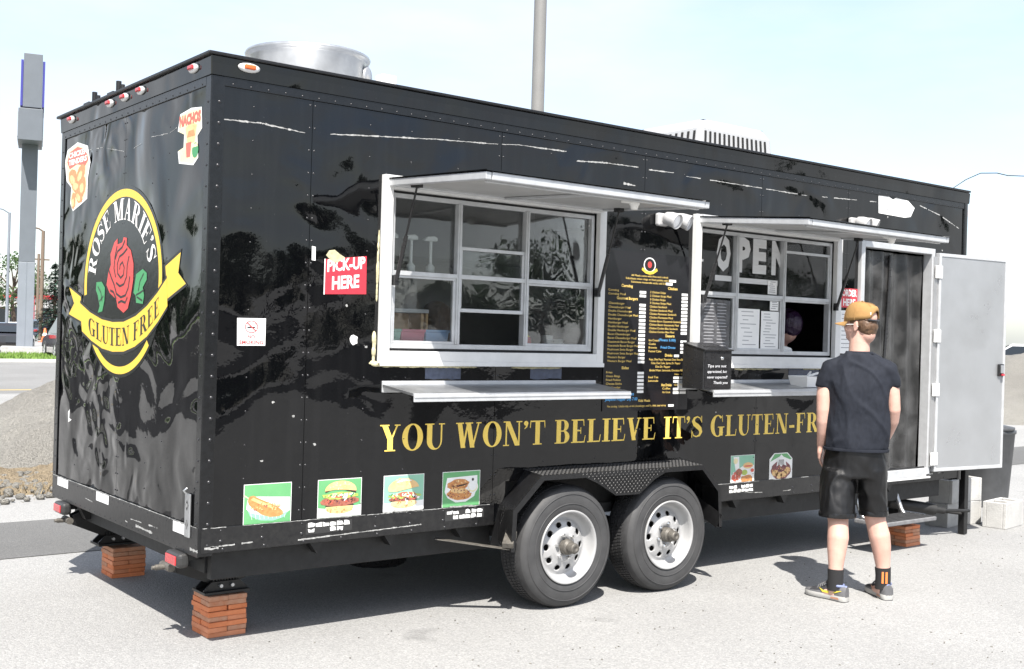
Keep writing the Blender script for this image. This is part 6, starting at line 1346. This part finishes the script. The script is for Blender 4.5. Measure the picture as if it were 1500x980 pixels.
# socks
for (a,b,zt,lean) in ((-.088,-.108,.185,(-.0,.003)),(.187,.054,.19,(-.003,0))):
    m=MB(); limb(m,[(a+lean[0],b+lean[1],zt,.0475),(a,b,.14,.0455),(a,b,.09,.046),(a,b,.06,.047)],18); sk_=m.build('sock','sock',PE_)
    if a>0:
        for d_ in (-.012,.010):
            m=MB(); m.add([B(a-.046+d_-.006+.055,b-.030-.018,z) for z in (.10,.17)]+[B(a-.046+d_+.006+.055,b-.030-.018,z) for z in (.17,.10)],[(0,1,2,3)]); m.build('stripe','sock_orange',sk_)
# shoes: sole, upper, heel, tongue, swoosh
def shoe(heel,toe,swm):
    h=Vector((*heel,0)); t_=Vector((*toe,0)); d=(t_-h); Ln=d.length; d.normalize(); s=Vector((-d.y,d.x,0))   # s = left of travel in (a,b)
    def Q(f,l,u): v=h+d*(f*Ln)+s*l; return B(v.x,v.y,u)
    wid=[(0,.020),(.03,.032),(.12,.037),(.30,.035),(.45,.036),(.65,.045),(.80,.045),(.92,.034),(.98,.018),(1.0,.004)]
    def outline(k,z,g=0.): return [Q(f,l*k+math.copysign(g,l),z) for f,l in wid]+[Q(f,-l*k-g,z) for f,l in wid[::-1]]
    m=MB(); m.loft([outline(.96,.004),outline(1.04,.012),outline(1.06,.026),outline(1.0,.034)],smooth=True); sh=m.build('shoe','shoe_sole',PE_)
    m=MB(); m.loft([outline(.95,.0),outline(.98,.005)],smooth=False); m.build('outsole','tread_rubber',sh)
    hts=[(0,.095),(.03,.098),(.12,.092),(.30,.098),(.45,.090),(.65,.066),(.80,.056),(.92,.048),(.98,.040),(1.0,.036)]
    m=MB(); rows=[]
    for (f,l),(f2,z) in zip(wid,hts):
        r=[]
        for k in range(13):
            tt=math.pi*k/12; r.append(Q(f,l*1.0*math.cos(tt)*(1-.28*math.sin(tt)**3),.030+(z-.030)*math.sin(tt)**.62))
        rows.append(r)
    vs=[p for r in rows for p in r]; fs=[(i*13+k,i*13+k+1,(i+1)*13+k+1,(i+1)*13+k) for i in range(len(rows)-1) for k in range(12)]; mi=[]
    m.add(vs,fs,0,True)
    for i,f in enumerate(fs):
        seg=i//12; k=i%12; m.m[i]=(1 if 3<k<8 else 2) if (seg<=1) else (2 if (seg>=6 and not 3<k<8) or (k in (0,11)) else 0)
    m.add(rows[0],[tuple(range(13))],2)
    m.build('upper',['shoe_dark','shoe_blue','shoe_grey'],sh)
    m=MB(); m.tube([Q(.10,0,.088),Q(.16,.030,.092),Q(.26,.033,.097),Q(.36,.022,.100),Q(.40,0,.104),Q(.36,-.022,.100),Q(.26,-.033,.097),Q(.16,-.030,.092),Q(.10,0,.088)],.009,8); m.build('ankle_padding','shoe_blue',sh)
    m=MB(); m.loft([[Q(.36,-.018,.100),Q(.36,.018,.100),Q(.40,.018,.122),Q(.40,-.018,.122)],[Q(.50,-.022,.092),Q(.50,.022,.092),Q(.42,.018,.124),Q(.42,-.018,.124)]],smooth=False); m.build('tongue','shoe_dark',sh,bevel=.004)
    for k in range(4): f=.48+k*.055; z=.098-k*.009; m=MB(); m.tube([Q(f,-.030,z-.016),Q(f,-.012,z+.004),Q(f+.01,.012,z+.004),Q(f,.030,z-.016)],.0035,6); m.build('lace','shoe_grey',sh)
    for sd_ in (-1,1):
        def sideP(f,z):
            for (f0,l0),(f1,l1) in zip(wid,wid[1:]):
                if f0<=f<=f1: l=l0+(l1-l0)*(f-f0)/(f1-f0); break
            return Q(f,sd_*(l*1.0+.0035-.10*max(0,z-.05)),z)
        m=MB(); up=[(.06,.070),(.20,.062),(.35,.055),(.48,.054),(.58,.068)]; lo=[(.06,.067),(.20,.050),(.35,.040),(.50,.042),(.58,.068)]
        n=len(up); m.add([sideP(*p) for p in up]+[sideP(*p) for p in lo],[(i,i+1,n+i+1,n+i) for i in range(n-1)]); m.build('side_mark',swm,sh)
        m=MB(); m.add([Q(.10,sd_*.0405,.014),Q(.32,sd_*.0385,.014),Q(.30,sd_*.0385,.024),Q(.13,sd_*.0405,.026)],[(0,1,2,3)]); m.build('air_window','shoe_salmon',sh)
    return sh
shoe((-.018,-.150),(-.262,.010),'shoe_yellow'); shoe((.222,.005),(.108,.262),'shoe_salmon')
# hair at the back and sides below the cap
m=MB()
for f,s_,u,rf,rs,ru in ((-.045,0,-.005,.062,.074,.066),(-.058,0,-.040,.040,.058,.034),(-.012,.062,.020,.055,.018,.032),(-.012,-.062,.020,.055,.018,.032)): a,b,c=Hd(f,s_,u); wball(m,a,b,c,rf,rs,ru,rH)
hair=organic(m,'hair','hair',.006,3,PE_,.0025,60)
# cap: crown, brim, button, strap with the half-moon gap at the back
m=MB(); rows=[]; ns=40
for j in range(11):
    ph=math.pi/2*j/10; r=[]
    for k in range(ns):
        t_=2*math.pi*k/ns; f=math.cos(t_); s_=math.sin(t_); zc=.030+.116*math.sin(ph)**.9*(1-.10*max(0,-f)*math.sin(ph)); rr=math.cos(ph)**.62
        ff=-.004+.106*f*rr; ss=.086*s_*rr; lift=.0
        if j<5 and f<-.80: lift=.045*(f+.80)/-.20*(1-j/5)**.8
        r.append(B(*Hd(ff,ss,zc+lift-.012*f*(1-j/10))))
    rows.append(r)
m.loft(rows,cap=False); cap=m.build('cap','cap_tan',PE_); so_=cap.modifiers.new('s','SOLIDIFY'); so_.thickness=.003
m=MB(); vs=[]
for sgn in (0,1):
    for i in range(7):
        for k in range(13):
            t_=rad(-62+124*k/12); rr=i/6; r0=(.100*math.cos(t_),.084*math.sin(t_)); tip=.070*math.cos(t_*1.25)**.8 if abs(t_*1.25)<math.pi/2 else 0
            vs.append(B(*Hd(r0[0]+tip*rr,r0[1]*(1+.02*rr),.022-.010*rr-.020*(abs(math.sin(t_))**2)*rr-.004*sgn)))
fs=[]
for sgn in (0,1):
    o=sgn*91
    for i in range(6):
        for k in range(12): q=o+i*13+k; fs.append((q,q+1,q+14,q+13))
m.add(vs,fs,0,True); m.build('brim','cap_brim',cap)
m=MB(); a,b,c=Hd(-.006,0,.147); m.ball(B(a,b,c),.007,.007,.004,10,6); m.build('button','cap_tan',cap)
m=MB(); m.tube([B(*Hd(-.078,.058,.034)),B(*Hd(-.100,.034,.030)),B(*Hd(-.110,0,.028)),B(*Hd(-.100,-.034,.030)),B(*Hd(-.078,-.058,.034))],.006,8); m.build('back_strap','shoe_dark',cap)
m=MB(); m.box(-1,1,-1,1,-1,1); m.v=[tuple(B(*Hd(-.089-.003*p[1],.042+.008*p[0],.070+.008*p[2]))) for p in m.v]; m.build('logo_patch','sticker_white',cap)
# seams on the crown
for k in range(6):
    t_=rad(30+60*k); pts=[]
    for j in range(9):
        ph=math.pi/2*j/8.4; f=math.cos(t_); s_=math.sin(t_); rr=math.cos(ph)**.62; pts.append(B(*Hd(-.004+.1075*f*rr,.0875*s_*rr,.031+.117*math.sin(ph)**.9*(1-.10*max(0,-f)*math.sin(ph))-.012*f*(1-j/10))))
    m=MB(); m.tube(pts,.0012,5); m.build('seam','cap_brim',cap)
# glasses
m=MB()
for s_ in (-1,1):
    ring=[B(*Hd(.094-.012*abs(math.cos(2*math.pi*k/20)*.5+.5*s_*0+.5) ,s_*.032+.024*math.cos(2*math.pi*k/20),-.004+.019*math.sin(2*math.pi*k/20))) for k in range(21)]; m.tube(ring,.0022,6,cap=False)
    m.tube([B(*Hd(.086,s_*.056,.002)),B(*Hd(.05,s_*.074,.003)),B(*Hd(-.010,s_*.080,.004)),B(*Hd(-.025,s_*.079,-.010))],.0022,6)
m.tube([B(*Hd(.094,-.008,.0)),B(*Hd(.099,0,.003)),B(*Hd(.094,.008,.0))],.002,6); gl=m.build('glasses','plastic_white',PE_)
for s_ in (-1,1):
    m=MB(); m.add([B(*Hd(.091-.006*abs(math.cos(2*math.pi*k/20)*.5+.5),s_*.032+.023*math.cos(2*math.pi*k/20),-.004+.018*math.sin(2*math.pi*k/20))) for k in range(20)],[tuple(range(20))]); m.build('lens','clear_lens',gl)
# eyes and brows
for s_ in (-1,1):
    a,b,c=Hd(.078,s_*.031,-.002); m=MB(); m.ball(B(a,b,c),.0115,.0115,.0115,12,8); e=m.build('eye','plastic_white',PE_); a,b,c=Hd(.0880,s_*.031,-.002); m=MB(); m.ball(B(a,b,c),.005,.005,.005,8,6); m.build('iris','hair',e)
    m=MB(); m.tube([B(*Hd(.084,s_*.048,.016)),B(*Hd(.092,s_*.032,.021)),B(*Hd(.094,s_*.016,.018))],[.003,.004,.003],6); m.build('eyebrow','hair',PE_)
bpy.data.scenes.remove(TMP)
